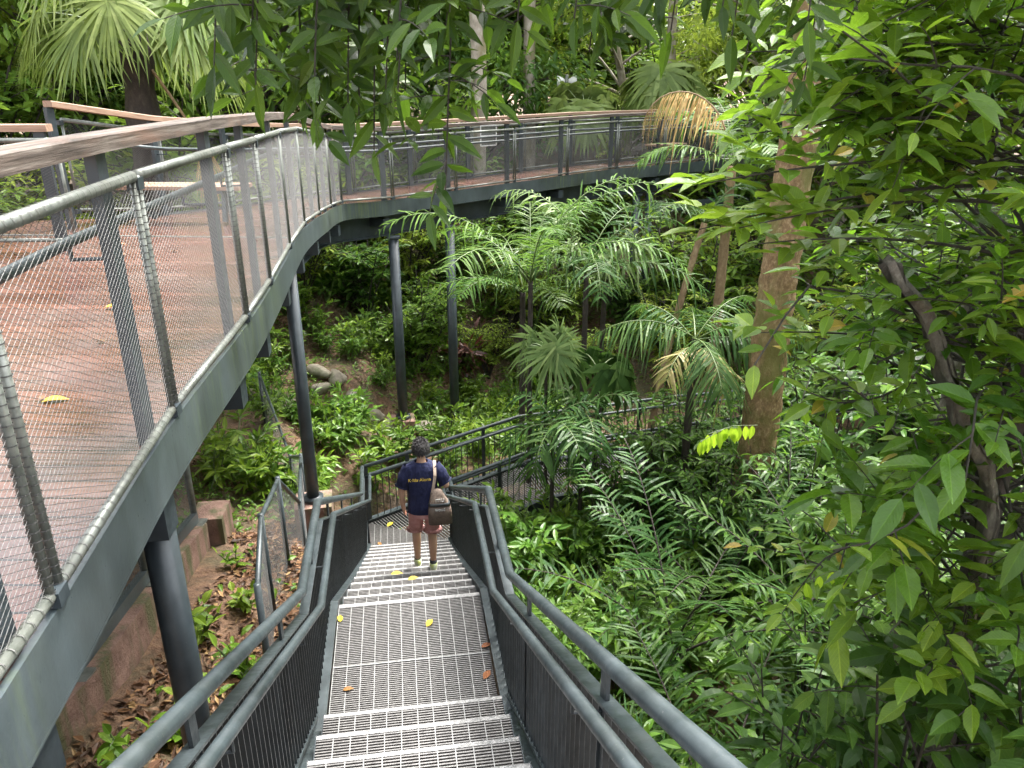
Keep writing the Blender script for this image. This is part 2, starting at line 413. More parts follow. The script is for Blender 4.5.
M['leaf_bright'] = leafmat('bright_leaf', [(0, G(.075, .15, .016)), (.5, G(.13, .225, .024)), (1, G(.21, .31, .045))], .42, .36, (.32, .50, .03), .25, True)
M['leaf_bg'] = leafmat('forest_leaf', [(0, G(.055, .11, .018)), (.5, G(.10, .19, .027)), (1, G(.17, .27, .045))], .44, .42, (.32, .48, .05), .2)
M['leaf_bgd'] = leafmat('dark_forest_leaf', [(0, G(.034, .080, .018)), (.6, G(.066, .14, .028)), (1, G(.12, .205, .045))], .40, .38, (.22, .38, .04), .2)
M['leaf_bgy'] = leafmat('yellow_green_forest_leaf', [(0, G(.12, .18, .022)), (.5, G(.19, .27, .034)), (1, G(.28, .36, .06))], .46, .45, (.45, .55, .07), .2)
M['palm'] = leafmat('palm_leaflet', [(0, G(.036, .085, .018)), (.6, G(.075, .15, .03)), (1, G(.13, .22, .05))], .32, .36, (.2, .36, .04), .12)
M['palm_pale'] = leafmat('pale_palm_leaflet', [(0, G(.09, .15, .06)), (.6, G(.15, .22, .09)), (1, G(.22, .30, .13))], .32, .4, (.24, .36, .1), .15)
M['fan'] = leafmat('fan_palm_leaf', [(0, G(.10, .15, .036)), (.6, G(.165, .23, .06)), (1, G(.25, .32, .11))], .42, .38, (.34, .44, .08), .3)
M['palm_dark'] = leafmat('dark_palm_leaflet', [(0, G(.022, .055, .016)), (.6, G(.046, .10, .026)), (1, G(.085, .15, .045))], .28, .38, (.14, .27, .04), .12)
M['dead'] = leafmat('dead_frond', [(0, G(.30, .19, .075)), (.6, G(.42, .30, .13)), (1, G(.50, .41, .22))], .35, .6, (.5, .38, .16), .15)
M['yellowing'] = leafmat('yellowing_frond', [(0, G(.14, .15, .04)), (.5, G(.26, .23, .08)), (1, G(.38, .32, .16))], .35, .45, (.4, .36, .12), .3)
M['lime'] = leafmat('young_lime_leaf', [(0, G(.20, .38, .02)), (1, G(.32, .50, .04))], .5, .40, (.45, .65, .04), .3, True)
M['red_leaf'] = leafmat('maroon_leaf', [(0, G(.05, .018, .014)), (1, G(.12, .05, .035))], .3, .4, (.2, .06, .03))
M['litter'] = leafmat('leaf_litter', [(0, G(.035, .020, .012)), (.5, G(.11, .055, .028)), (.85, G(.21, .115, .055)), (1, G(.30, .20, .09))], .05, .6, (.2, .1, .04), .3)
M['yleaf'] = leafmat('fallen_yellow_leaf', [(0, G(.50, .34, .03)), (1, G(.66, .50, .06))], .1, .5, (.6, .45, .05), .3)
M['bleaf'] = leafmat('fallen_brown_leaf', [(0, G(.22, .085, .03)), (1, G(.36, .16, .06))], .1, .5, (.3, .15, .05), .3)
# ================================================================ terrain
CTRL = np.array([(-2,-2,-2.4),(-2,1,-2.9),(-2,3,-3.5),(-2,6,-4.4),(-2.4,8.7,-5.2),(-2,12,-6.5),(-2.2,14.5,-6.7),(-3.8,15.5,-5.6),(-1,12,-7.4),(-1,15.5,-7.7),
 (0,17,-7.7),(-6,10,-4.6),(-6,4,-3.4),(-3.4,5.5,-4.0),(-10,10,-3.2),(-6,18,-4.0),(-10,20,-2.3),(-14,12,-2.2),(-3,20,-5.2),(-3,24,-4.0),(-3,30,-2.4),(0,24,-5.2),(4,24,-5.4),(8,28,-4),
 (0,36,-1.6),(10,36,-1.6),(0,8,-7.2),(0,4,-6.8),(1.5,0,-5.6),(2,6,-7.5),(1.5,9,-7.6),(1.5,12,-7.6),(4,12,-7.1),(6,8,-6.7),(8,14,-6.1),(5,3,-6.3),(10,5,-5.4),(14,20,-4.3),
 (4,18,-6.6),(-1.2,6,-5.2),(-1.3,9,-6.7),(-2.4,10.6,-7.0),(-3.0,9.5,-5.6),(-1.9,8,-5.7),(-4.4,12,-5.2),(-2.9,12.5,-5.9)], float)
CTRL = np.vstack([CTRL, [(-2.3, 1.0, -2.98), (-2.3, 2.6, -3.34), (-2.38, 3.2, -3.48), (-2.38, 3.8, -3.63), (-2.45, 4.4, -3.72), (-2.5, 5.0, -3.82), (-2.55, 5.6, -3.98), (-2.62, 6.3, -4.15), (-1.9, 3.8, -3.8), (-1.9, 5.0, -4.05), (-2.0, 2.6, -3.5), (-1.6, 4.5, -4.15), (-1.7, 3.2, -3.75)]])
for a in range(0, 360, 24):
    CTRL = np.vstack([CTRL, [(48 * math.cos(R(a)), 12 + 48 * math.sin(R(a)), .2 if 20 < a < 160 else -3.5)]])
def ground(x, y):
    x = np.asarray(x, float); y = np.asarray(y, float)
    d2 = (x[..., None] - CTRL[:, 0]) ** 2 + (y[..., None] - CTRL[:, 1]) ** 2
    w = 1 / (d2 + .25) ** 1.7
    z = (w * CTRL[:, 2]).sum(-1) / w.sum(-1)
    z = z + .06 * np.sin(x * 2.1 + y * .7) * np.sin(y * 1.7 - x * .4) + .03 * np.sin(x * 5.3) * np.sin(y * 4.7)
    return z
# stairs axis -------------------------------------------------------------
SA = R(8.5); SD = V3(-math.sin(SA), math.cos(SA), 0); SN = V3(math.cos(SA), math.sin(SA), 0)   # along the flight, to its right
SC = V3(-.643, 3.96, 0); SW = 1.16
def sp(s, o, z): return SC + SD * s + SN * o + V3(0, 0, z)
S_END = 1.405 + 12 * .385
def nose_z(s):
    s = np.asarray(s, float)
    return np.where(s < 0, -3.8 - s * (.188 / .36), np.where(s < 1.405, -4.0, np.where(s < S_END, -4.0 - (s - 1.405) * (.2 / .385), -6.6)))
WD = R(38.5); WDV = V3(math.cos(WD), math.sin(WD), 0)
def under_limit(x, y, z):
    P = np.stack([x, y, 0 * x], -1) - SC
    s = P @ SD; o = P @ SN
    lim = nose_z(s) - .75
    f = np.clip((np.abs(o) - .75) / .5, 0, 1)
    inr = (s > -4.5) & (s < S_END + 1.3)
    z = np.where(inr, np.minimum(z, lim + f * 2.5), z)
    Q = np.stack([x + 1.0, y - 11.2, 0 * x], -1); a = Q @ WDV; c = Q @ V3(-WDV[1], WDV[0], 0)
    f = np.clip((np.abs(c) - .9) / .6, 0, 1)
    return np.where((a > -1.4) & (a < 5), np.minimum(z, -7.1 + f * 2.5), z)
def gz(x, y):
    x = np.asarray(x, float); y = np.asarray(y, float)
    return under_limit(x, y, ground(x, y))
def axis_(lo, hi, f0, f1, fine, n):
    a = np.arange(f0, f1, fine)
    l = f0 - np.geomspace(fine, f0 - lo, n)[::-1]; h = f1 + np.geomspace(fine, hi - f1, n)
    return np.concatenate([l, a, h])
gx = axis_(-400, 400, -12, 14, .16, 26); gy = axis_(-300, 600, -3, 26, .16, 26)
X, Y = np.meshgrid(gx, gy); Z = gz(X, Y)
far = np.clip((np.hypot(X, Y - 12) - 45) / 40, 0, 1); Z = Z * (1 - far) + far * 1.0
g = MB(); nx = len(gx); ny = len(gy)
idx = (np.arange(ny - 1)[:, None] * nx + np.arange(nx - 1)[None]).ravel()
g.add(np.stack([X, Y, Z], -1).reshape(-1, 3), np.stack([idx, idx + 1, idx + nx + 1, idx + nx], -1))
struct('ground', g, M['soil'], True)

# ================================================================ elevated walkway
OUT = np.array([(-1.0,-3.4,-1.45),(-1.17,0,-1.45),(-1.31,1.54,-1.45),(-1.57,3.2,-1.45),(-1.73,4.78,-1.45),(-1.96,6.27,-1.48),(-2.35,8.5,-1.53),(-2.56,9.94,-1.62),(-2.75,11.5,-1.75),(-2.90,12.9,-1.86),
 (-2.82,13.6,-1.91),(-2.3,14.4,-1.97),(-1.1,15.9,-1.97),(.13,17.2,-1.96),(1.34,18.4,-1.93),(2.58,19.5,-1.9),(3.6,20.3,-1.9),(5.2,21.6,-1.9),(8,23.6,-1.9),(12,26,-1.9),(18,29,-1.9)])
INN = np.array([(-9,-3.4),(-9,0),(-9,1.6),(-9,3.2),(-9,5),(-9,6.8),(-9,9.05),(-4.95,10.4),(-4.65,11.9),(-4.35,13.4),
 (-4.0,14.5),(-3.35,15.45),(-2.2,16.9),(-.92,18.28),(.33,19.5),(1.6,20.63),(2.64,21.45),(4.2,22.7),(7.1,24.8),(11.2,27.2),(17.2,30.3)])
INN = np.column_stack([INN, OUT[:, 2]])
def dense(P, k=5):
    """Catmull-Rom through the points of P"""
    P = np.asarray(P, float); Q = np.vstack([2 * P[0] - P[1], P, 2 * P[-1] - P[-2]]); o = []
    for i in range(1, len(Q) - 2):
        for t in np.linspace(0, 1, k, endpoint=False):
            a, b_, c_, d_ = Q[i-1], Q[i], Q[i+1], Q[i+2]
            o.append(.5 * ((2 * b_) + (c_ - a) * t + (2 * a - 5 * b_ + 4 * c_ - d_) * t ** 2 + (3 * b_ - a - 3 * c_ + d_) * t ** 3))
    o.append(P[-1]); return np.array(o)
OD = dense(OUT, 4)
# inner line, kept piecewise straight where the exit path leaves the platform
ID = np.vstack([INN[i] * (1 - t) + INN[i+1] * t for i in range(len(INN) - 1) for t in np.linspace(0, 1, 4, endpoint=False)] + [INN[-1]])
WALK = thing('elevated_walkway', 'raised timber decked walkway with grey green steel edge on round columns', 'walkway', (-2.4, 8.7, -5.3))
d = MB(); LL = np.concatenate([[0], np.cumsum(np.linalg.norm(np.diff(OD[:, :2], axis=0), axis=1))])
K = 12; V = []; U = []
for i in range(len(OD)):
    for j in range(K + 1):
        p = OD[i] * (1 - j / K) + ID[i] * (j / K); V.append(p - V3(0, 0, .03)); U.append((LL[i], np.linalg.norm(p[:2] - OD[i][:2])))
n = len(OD)
F = np.array([(i * (K + 1) + j, (i + 1) * (K + 1) + j, (i + 1) * (K + 1) + j + 1, i * (K + 1) + j + 1) for i in range(n - 1) for j in range(K)])
V = np.array(V); d.add(np.vstack([V, V - V3(0, 0, .05)]), [F, F[:, ::-1] + len(V)], np.vstack([U, U]))
obj('deck', d, M['deck'], WALK)
e = MB().sweep(OD, [(.012, -.26), (-.012, -.26), (-.012, .0), (.012, .0)])
e.sweep(OD, [(.10, -.275), (-.012, -.275), (-.012, -.262), (.10, -.262)])
obj('edge_beam', e, M['fascia'], WALK)
e = MB().sweep(ID[28:], [(.012, -.32), (-.012, -.32), (-.012, .0), (.012, .0)]); obj('edge_beam', e, M['fascia'], WALK)
def ibeam(P):
    q = MB().sweep(P, [(.008, -.70), (-.008, -.70), (-.008, -.10), (.008, -.10)])
    q.sweep(P, [(.09, -.72), (-.09, -.72), (-.09, -.702), (.09, -.702)]); return q
obj('girder', ibeam(offset_path(OD, .42)), M['steel'], WALK)
obj('girder', ibeam(offset_path(ID[28:], -.42)), M['steel'], WALK)
q = MB()                                            # thin steel joint strip let into the deck
q.bars(V3(-2.42, 8.42, -1.552), V3(-8.8, 8.75, -1.552), .035, .012); obj('joint_strip', q, M['tube'], WALK)
def edge_at(L): return np.array([np.interp(L, LL, OD[:, i]) for i in range(3)])
def edge_dir(L):
    t = edge_at(L + .15) - edge_at(L - .15); t[2] = 0; return unit(t)
def L_of_y(y):      # along the near leg
    return np.interp(y, OD[:, 1], LL)
POST_L = [L_of_y(v) for v in (-1.2, .45, 1.72, 3.13, 4.67, 5.75, 7.35, 8.98, 10.6, 12.1, 13.15)]
x = L_of_y(14.4)
for k in range(10): POST_L.append(x + k * 1.72)
for L in POST_L[1:18]:
    p = edge_at(L); t = edge_dir(L); nl = V3(-t[1], t[0], 0)
    q = MB().bars(p + nl * .03 + V3(0, 0, -.42), p + nl * .45 + V3(0, 0, -.42), .16, .17)
    q.bars(p + nl * .43 + V3(0, 0, -.41), p + nl * 1.9 + V3(0, 0, -.36), .012, .5)
    obj('bracket', q, M['steel'], WALK)
def column(x, y, ztop, r=.11, foot=True):
    zb = float(gz(x, y)); q = MB().tube([(x, y, zb - .3), (x, y, ztop)], r, 20)
    o = obj('column', q, M['steel'], WALK, True)
    if foot: q = MB().box((x, y, ztop + .01), (.24, .24, .03), SA if foot else 0); obj('head_plate', q, M['steel'], o)
    if foot:
        q = MB().tube([(x, y, zb + .34), (x, y, zb + .40)], r + .05, 20); obj('collar', q, M['steel'], o, True)
        q = MB().box((x, y, zb + .05), (.46, .46, .58), .2); obj('footing', q, M['kerb'], o)
    return o
for (x, y, zt) in ((-1.68, 3.16, -1.71), (-2.56, 8.72, -1.88), (-2.24, 14.55, -2.68), (-1.27, 15.75, -2.68), (3.2, 20.2, -2.62), (3.58, 20.45, -2.62), (5.6, 22.2, -2.62), (-5.5, 4.6, -2.1), (-5.6, 9.6, -2.1)):
    column(x, y, zt, .078 if y < 9 and x > -3 else .10, (x, y) != (-1.68, 3.16))
# a raking strut between column heads, second beam far side
q = MB().bars(V3(3.58, 20.45, -3.0), V3(7.2, 22.0, -2.95), .12, .22); obj('tie_beam', q, M['steel'], WALK)

# ---------------------------------------------------------------- railings with rope mesh
def mesh_wires(A, B, z0, z1, pu=.05, slope=.5, r=.0011, r2=None):
    A = np.asarray(A, float); B = np.asarray(B, float); Lp = np.linalg.norm((B - A)[:2]); H = z1 - z0
    P0 = []; P1 = []
    for sg in (1, -1):
        c = np.arange(-H / slope, Lp + H / slope, pu)
        for cc in c:
            if sg > 0: u0, u1 = cc, cc + H / slope
            else: u0, u1 = cc, cc - H / slope
            ts = sorted([(0 - u0) / (u1 - u0), (Lp - u0) / (u1 - u0)]); a = max(0, ts[0]); b_ = min(1, ts[1])
            if b_ - a < .01: continue
            for t, lst in ((a, P0), (b_, P1)):
                u = u0 + (u1 - u0) * t; lst.append(A + (B - A) * (u / Lp) + V3(0, 0, z0 + H * t))
    return np.array(P0), np.array(P1)
def mesh_railing(root, PL, HT, rail_h=1.2, mesh_h=1.07, inset=.07, side=1, frame_off=.2, rings=0, wood='timber', rail_w=.135, grab=True, pr=.00095, ext=0.):
    """PL: list of (point, left normal, along dir) at the posts"""
    for p, nl, t in PL:
        c = p + nl * inset
        obj('post', MB().bars(c + V3(0, 0, -.3), c + V3(0, 0, rail_h - .05), .045, .105, up=t), M['steel'], root)
    fr = [p + t * frame_off for p, nl, t in PL]
    for i in range(len(fr) - 1):
        a, b_ = fr[i], fr[i+1]; u = unit((b_ - a) * [1, 1, 0]); a2 = a + u * .03; b2 = b_ - u * .03
        fm = MB()
        for z in (.045, mesh_h): fm.tube([a2 + V3(0, 0, z), b2 + V3(0, 0, z)], .024 if z > .5 else .02, 8)
        for pp in (a2, b2): fm.tube([pp + V3(0, 0, .03), pp + V3(0, 0, mesh_h)], .016, 8)
        f = obj('mesh_frame', fm, M['tube'], root, True)
        w = MB().wires(*mesh_wires(a2, b2, .05, mesh_h - .01, r=0), pr, 3)
        obj('rope_mesh', w, M['wire'], f)
        if i < rings:
            rg = MB()
            Lp = np.linalg.norm(b2 - a2)
            for z, rr in ((.045, .0235), (mesh_h, .0275)):
                for s in np.arange(.03, Lp, .055):
                    c = a2 + (b2 - a2) * s / Lp + V3(0, 0, z); rg.tube([c - u * .002, c + u * .002], rr, 10, False)
            for pp in (a2, b2):
                for z in np.arange(.06, mesh_h, .03): rg.tube([pp + V3(0, 0, z - .002), pp + V3(0, 0, z + .002)], .019, 8, False)
            tag(obj('lashing', rg, M['wire'], f), kind='stuff')
        obj('clip', MB().box(a + V3(0, 0, mesh_h - .03), (.07, .05, .05), math.atan2(u[1], u[0])).box(a + V3(0, 0, .03), (.07, .05, .05), math.atan2(u[1], u[0])), M['steel'], f)
    pts = np.array([p + nl * inset for p, nl, t in PL])
    if ext: pts = np.vstack([pts[0] - PL[0][2] * ext, pts, pts[-1] + PL[-1][2] * ext])
    w = rail_w / 2
    prof = [(w, rail_h - .045), (w, rail_h + .014), (w - .01, rail_h + .022), (-w + .01, rail_h + .022), (-w, rail_h + .014), (-w, rail_h - .045)]
    obj('handrail', MB().sweep(pts, prof[::-1]), M[wood], root)
    if grab:
        gp = np.array([p + nl * (inset + .16) + V3(0, 0, .86) for p, nl, t in PL])
        g_ = obj('grab_rail', MB().tube(gp, .024, 8), M['rail'], root, True)
        br = MB()
        for p, nl, t in PL:
            a = p + nl * inset + V3(0, 0, .79); b_ = p + nl * (inset + .16) + V3(0, 0, .79)
            br.tube([a, b_, b_ + V3(0, 0, .06)], .009, 6)
        obj('rail_bracket', br, M['steel'], g_)
def posts_from(Ls):
    o = []
    for L in Ls:
        t = edge_dir(L); o.append((edge_at(L), V3(-t[1], t[0], 0), t))
    return o
rt = thing('mesh_railing', 'long near railing with weathered flat timber handrail and steel rope mesh', 'railing', (-1.7, 4.5, -1.45))
mesh_railing(rt, posts_from(POST_L[:11]), 0, rings=5, rail_h=1.255, mesh_h=1.095, rail_w=.122)
rt = thing('mesh_railing', 'distant outer railing above the dark girder, timber capped steel rope mesh panels', 'railing', (1.3, 18.3, -1.93))
mesh_railing(rt, posts_from(POST_L[10:]), 0, rail_h=1.255, mesh_h=1.095, rail_w=.122, frame_off=.16, pr=.0014)
def posts_line(P, step, flip=1):
    P = np.asarray(P, float); L = np.concatenate([[0], np.cumsum(np.linalg.norm(np.diff(P[:, :2], axis=0), axis=1))])
    o = []
    nst = max(2, int(round(L[-1] / step)) + 1)
    for s in np.linspace(0, L[-1], nst):
        p = np.array([np.interp(s, L, P[:, i]) for i in range(3)]); a = np.array([np.interp(s - .1, L, P[:, i]) for i in range(3)]); b_ = np.array([np.interp(s + .1, L, P[:, i]) for i in range(3)])
        t = unit((b_ - a) * [1, 1, 0]); o.append((p, V3(-t[1], t[0], 0) * flip, t))
    return o
inner = np.vstack([[(-5.25, 9.15, -1.44)], INN[7:20] + V3(0, 0, .0)])
rt = thing('mesh_railing', 'far side railing with orange brown timber cap in front of fan palm', 'railing', (-5.0, 11, -1.6))
mesh_railing(rt, posts_line(inner, 1.75, -1), 0, rail_h=1.26, wood='orange', pr=.0013, rail_w=.12)
rt = thing('mesh_railing', 'short railing end with orange timber cap at far left of platform', 'railing', (-6.2, 7.5, -1.48))
mesh_railing(rt, posts_line([(-9.0, 7.35, -1.46), (-4.45, 7.55, -1.46)], 1.5), 0, rail_h=1.1, mesh_h=.98, wood='orange', pr=.0013, rail_w=.12, grab=False, ext=.1)
# sign on the far railing
sg = thing('notice_board', 'small pale framed notice hung on the far side railing', 'sign', (-.95, 19.5, -1.2))
cn = V3(-.55, 18.63, -1.08); dv = unit(V3(1.2, 1.25, 0)); nv = V3(dv[1], -dv[0], 0)
obj('panel', MB().bars(cn - dv * .24, cn + dv * .24, .012, .44), M['tube'], sg)
q = MB()
for z in (-.22, .0, .22): q.bars(cn + nv * .012 - dv * .25 + V3(0, 0, z), cn + nv * .012 + dv * .25 + V3(0, 0, z), .014, .022)
for s in (-.25, .25): q.bars(cn + nv * .012 + dv * s + V3(0, 0, -.22), cn + nv * .012 + dv * s + V3(0, 0, .22), .014, .022, up=tuple(dv))
obj('frame', q, M['white'], sg)
# benches
def bench(loc, rz, ln, label):
    t = thing('bench', label, 'bench', loc, rz)
    def lo(mb): return mb
    for y in (-.16, 0, .16):
        q = MB().bars(V3(-ln / 2, y, .42), V3(ln / 2, y, .42), .13, .045); o = bpy.data.objects.new('seat_slat', q.mesh('seat_slat', M['orange'])); COL.objects.link(o); o.parent = t
    for x in (-ln * .33, ln * .33):
        q = MB().bars(V3(x, -.2, .375), V3(x, .2, .375), .08, .04).bars(V3(x, -.12, .0), V3(x, -.05, .36), .07, .05, up=(1, 0, 0)).bars(V3(x, .12, .0), V3(x, .05, .36), .07, .05, up=(1, 0, 0))
        o = bpy.data.objects.new('leg', q.mesh('leg', M['rail'])); COL.objects.link(o); o.parent = t
bench((-4.1, 9.9, -1.6), -.05, 1.55, 'orange brown timber slat bench on grey legs behind near railing')
bench((4.2, 21.9, -1.92), .65, 1.2, 'small orange timber bench far along the walkway')

# ================================================================ staircase
def clip_poly(poly, P, d):
    """part of each line P + t d inside the convex polygon"""
    t0 = np.full(len(P), -1e9); t1 = np.full(len(P), 1e9); m = len(poly); c = poly.mean(0)
    for i in range(m):
        a, b_ = poly[i], poly[(i + 1) % m]; nn = np.array([-(b_ - a)[1], (b_ - a)[0]])
        if np.dot(c - a, nn) < 0: nn = -nn
        num = (P - a) @ nn; den = d @ nn
        if abs(den) < 1e-9:
            t1 = np.where(num < 0, -1e9, t1); continue
        t = -num / den
        if den > 0: t0 = np.maximum(t0, t)
        else: t1 = np.minimum(t1, t)
    ok = t1 - t0 > .01
    return P[ok] + t0[ok, None] * d, P[ok] + t1[ok, None] * d
def grating(poly, z, d, pb=.02, pc=.1, hb=.026):
    """bearing bars along d at pitch pb, cross rods at pitch pc"""
    poly = np.asarray(poly, float)[:, :2]; d = np.asarray(d, float)[:2]; nn = np.array([-d[1], d[0]]); c = poly.mean(0)
    out = []
    for dd, mm, pitch, w, h, dz in ((d, nn, pb, .009, hb, 0.), (nn, d, pc, .0055, .008, .0022)):
        ext = np.abs((poly - c) @ mm).max(); k = np.arange(-ext, ext, pitch)
        a, b_ = clip_poly(poly, c + k[:, None] * mm, dd)
        A = np.column_stack([a, np.full(len(a), z - h / 2 + dz)]); B = np.column_stack([b_, np.full(len(b_), z - h / 2 + dz)])
        out.append(MB().bars(A, B, w, h))
    return out
STAIR = thing('metal_staircase', 'grey metal grating staircase with white nosings going down between railings', 'staircase', tuple(sp(0, 0, -4.0)))
h = SW / 2
def tread(s0, s1, z):
    poly = [sp(s0, -h, 0), sp(s0, h, 0), sp(s1 - .03, h, 0), sp(s1 - .03, -h, 0)]
    a, b_ = grating(poly, z, SN, .021, .1)
    o = obj('tread', a, M['grate'], STAIR); obj('cross_rods', b_, M['grate2'], o)
    q = MB().bars(sp(s1 - .022, -h, z - .016), sp(s1 - .022, h, z - .016), .03, .04)
    obj('nosing', q, M['nosing'], o)
    q = MB()
    for sd in (-1, 1): q.bars(sp(s0, sd * (h + .002), z - .03), sp(s1, sd * (h + .002), z - .03), .006, .075)
    obj('end_plate', q, M['steel'], o)
for k in range(12): tread(-.36 * (k + 1), -.36 * k, -3.8 + .188 * k)
for k in range(1, 13): tread(1.405 + .385 * (k - 1), 1.405 + .385 * k, -4.0 - .2 * k)
def landing(poly, z, d, mid=None, nos=None):
    a, b_ = grating(poly, z, d, .02, .1); o = obj('landing', a, M['grate'], STAIR); obj('cross_rods', b_, M['grate2'], o)
    if mid is not None: obj('panel_joint', MB().bars(mid[0], mid[1], .012, .03), M['grate2'], o)
    if nos is not None: obj('nosing', MB().bars(nos[0], nos[1], .044, .04), M['nosing'], o)
    return o
landing([sp(.0, -h, 0), sp(.0, h, 0), sp(1.37, h, 0), sp(1.37, -h, 0)], -4.0, SN, (sp(.66, -h, -4.01), sp(.66, h, -4.01)), (sp(1.383, -h, -4.016), sp(1.383, h, -4.016)))
WL = V3(-2.32, 10.80, 0); WR = V3(-.95, 10.32, 0)
L3 = sp(S_END + .02, -h, 0); R3 = sp(S_END + .02, h, 0)
landing([L3, R3, WR, WL], -6.6, SN)
landing([sp(-5.9, -h - .2, 0), sp(-5.9, h, 0), sp(-4.34, h, 0), sp(-4.34, -h - .2, 0)], -1.56, SN)
# stringers: plate with a broad flat top flange each side
def stair_line(o, dz, s_list): return np.array([sp(s, o, float(nose_z(s)) + dz) for s in s_list])
SL = [-5.9, -4.32, -.02, 1.40, S_END - .02, S_END + .3]
SZ = [-1.56, -1.56, -3.96, -4.0, -6.56, -6.6]
def sl(o, dz): return np.array([sp(s, o, z + dz) for s, z in zip(SL, SZ)])
for sd in (-1, 1):
    P = sl(sd * (h + .055), 0)
    q = MB().sweep(P, [(.05, .035), (.05, .05), (-.05, .05), (-.05, .035)])
    q.sweep(P + SN * sd * -.03, [(.006, -.30), (.006, .034), (-.006, .034), (-.006, -.30)])
    obj('stringer', q, M['rail'], STAIR)
for s in (.05, 1.3):
    for sd in (-1, 1):
        p = sp(s, sd * (h + .02), 0); zg = float(gz(p[0], p[1]))
        obj('support_post', MB().tube([(p[0], p[1], zg - .2), (p[0], p[1], -4.05)], .05, 12), M['steel'], STAIR, True)
for p in (L3, R3, WR, WL):
    zg = float(gz(p[0], p[1])); obj('support_post', MB().tube([(p[0], p[1], zg - .2), (p[0], p[1], -6.65)], .05, 12), M['steel'], STAIR, True)

def bar_railing(label, B, top=1.02, inner=(.11, .9), base=.05, pitch=.095, loc=None, side=1, post_step=1.35, grp=None, flat=.035, panel=True):
    """railing along the base path B; the inner grab rail sits 'inner' to the walking side (side=+1: to the right of travel)"""
    B = np.asarray(B, float)
    t = thing('bar_railing', label, 'railing', tuple(loc if loc is not None else B[0]), 0, grp)
    up = lambda z: B + V3(0, 0, z)
    obj('top_rail', MB().tube(up(top), .031, 12), M['rail'], t, True)
    obj('panel_rail', MB().sweep(up(top - .16), [(.03, -.006), (.03, .006), (-.03, .006), (-.03, -.006)]), M['rail'], t)
    ir = obj('hand_rail', MB().tube(offset_path(up(inner[1]), -side * inner[0]), .025, 12), M['rail'], t, True)
    obj('base_rail', MB().sweep(up(base), [(.024, -.02), (.024, .006), (-.024, .006), (-.024, -.02)]), M['rail'], t)
    L = np.concatenate([[0], np.cumsum(np.linalg.norm(np.diff(B[:, :2], axis=0), axis=1))])
    at = lambda s: np.array([np.interp(s, L, B[:, i]) for i in range(3)])
    tan = lambda s: unit((at(min(s + .05, L[-1])) - at(max(s - .05, 0))) * [1, 1, 0])
    bb = MB(); ss = np.arange(pitch / 2, L[-1], pitch)
    for s in ss:
        p = at(s); tt = tan(s)
        bb.bars(p + V3(0, 0, base), p + V3(0, 0, top - .165), flat, .008, up=tuple(tt))
    obj('balusters', bb, M['black'], t)
    br = MB(); cuts = [0.02]
    for i in range(len(L) - 1):
        nseg = max(1, int(round((L[i+1] - L[i]) / post_step)))
        cuts += [L[i] + (L[i+1] - L[i]) * (k + .5) / nseg for k in range(nseg)]
    cuts.append(L[-1] - .02)
    for s in cuts:
        p = at(s); tt = tan(s); nr = V3(tt[1], -tt[0], 0) * side
        obj('post', MB().bars(p + V3(0, 0, -.22), p + V3(0, 0, top - .02), .014, .065, up=tuple(tt)), M['black'], t)
        br.tube([p + V3(0, 0, inner[1] - .09), p + nr * inner[0] + V3(0, 0, inner[1] - .08), p + nr * inner[0] + V3(0, 0, inner[1])], .007, 6)
    obj('rail_bracket', br, M['black'], ir)
    return t
def stair_base(o):
    return np.array([sp(-5.6, o, -1.60), sp(-4.25, o, -1.60), sp(.16, o, -4.0 + .02), sp(1.33, o, -4.0), sp(S_END + .12, o, -6.6)])
bl = stair_base(-h - .08); br_ = stair_base(h + .08)
bar_railing('dark metal bar railing on the left of the grating stairs', np.vstack([bl, [WL + V3(-.03, -.02, -6.6)]]), side=1, loc=sp(0, -h, -4), pitch=.075, flat=.036)
bar_railing('dark metal bar railing on the right of the stairs beside ferns', np.vstack([br_, [WR + V3(0.02, -.02, -6.6)]]), side=-1, loc=sp(0, h, -4), pitch=.075, flat=.036)

# ================================================================ lower walkway
N_ = V3(-WDV[1], WDV[0], 0)
wl = [WL, V3(.1, 12.75, 0), V3(3.2, 13.75, 0), V3(7.5, 14.6, 0)]
wr = [WR, V3(.55, 11.55, 0), V3(3.5, 12.55, 0), V3(7.8, 13.4, 0)]
LOW = thing('lower_walkway', 'low grey grating walkway leading right from the foot of the stairs', 'walkway', (-.3, 11.6, -6.7))
for i in range(3):
    dd = unit(wl[i+1] - wl[i]); poly = [wl[i], wl[i+1], wr[i+1], wr[i]]
    a, b_ = grating(poly, -6.6, N_ if i == 0 else V3(-dd[1], dd[0], 0), .05, .12, .02)
    o = obj('grating', a, M['grate2'], LOW); obj('cross_rods', b_, M['grate'], o)
for P, sgn in ((wl, 1), (wr, -1)):
    P = np.array(P) + V3(0, 0, -6.6)
    obj('edge_beam', MB().sweep(offset_path(P, sgn * .04), [(.03, -.32), (.03, .06), (-.03, .06), (-.03, -.32)]), M['steel'], LOW)
for p in (V3(-.6, 11.6, 0), V3(1.2, 12.6, 0), V3(4.2, 13.4, 0)):
    obj('support_post', MB().tube([(p[0], p[1], float(gz(p[0], p[1])) - .3), (p[0], p[1], -6.65)], .06, 12), M['steel'], LOW, True)
up = V3(0, 0, -6.6)
bar_railing('dark bar railing on the far side of the lower walkway', np.array(wl) + up, side=1, pitch=.12, flat=.014, post_step=1.5)
bar_railing('dark bar railing on the near side of the lower walkway', np.array(wr) + up, side=-1, pitch=.12, flat=.014, post_step=1.5)

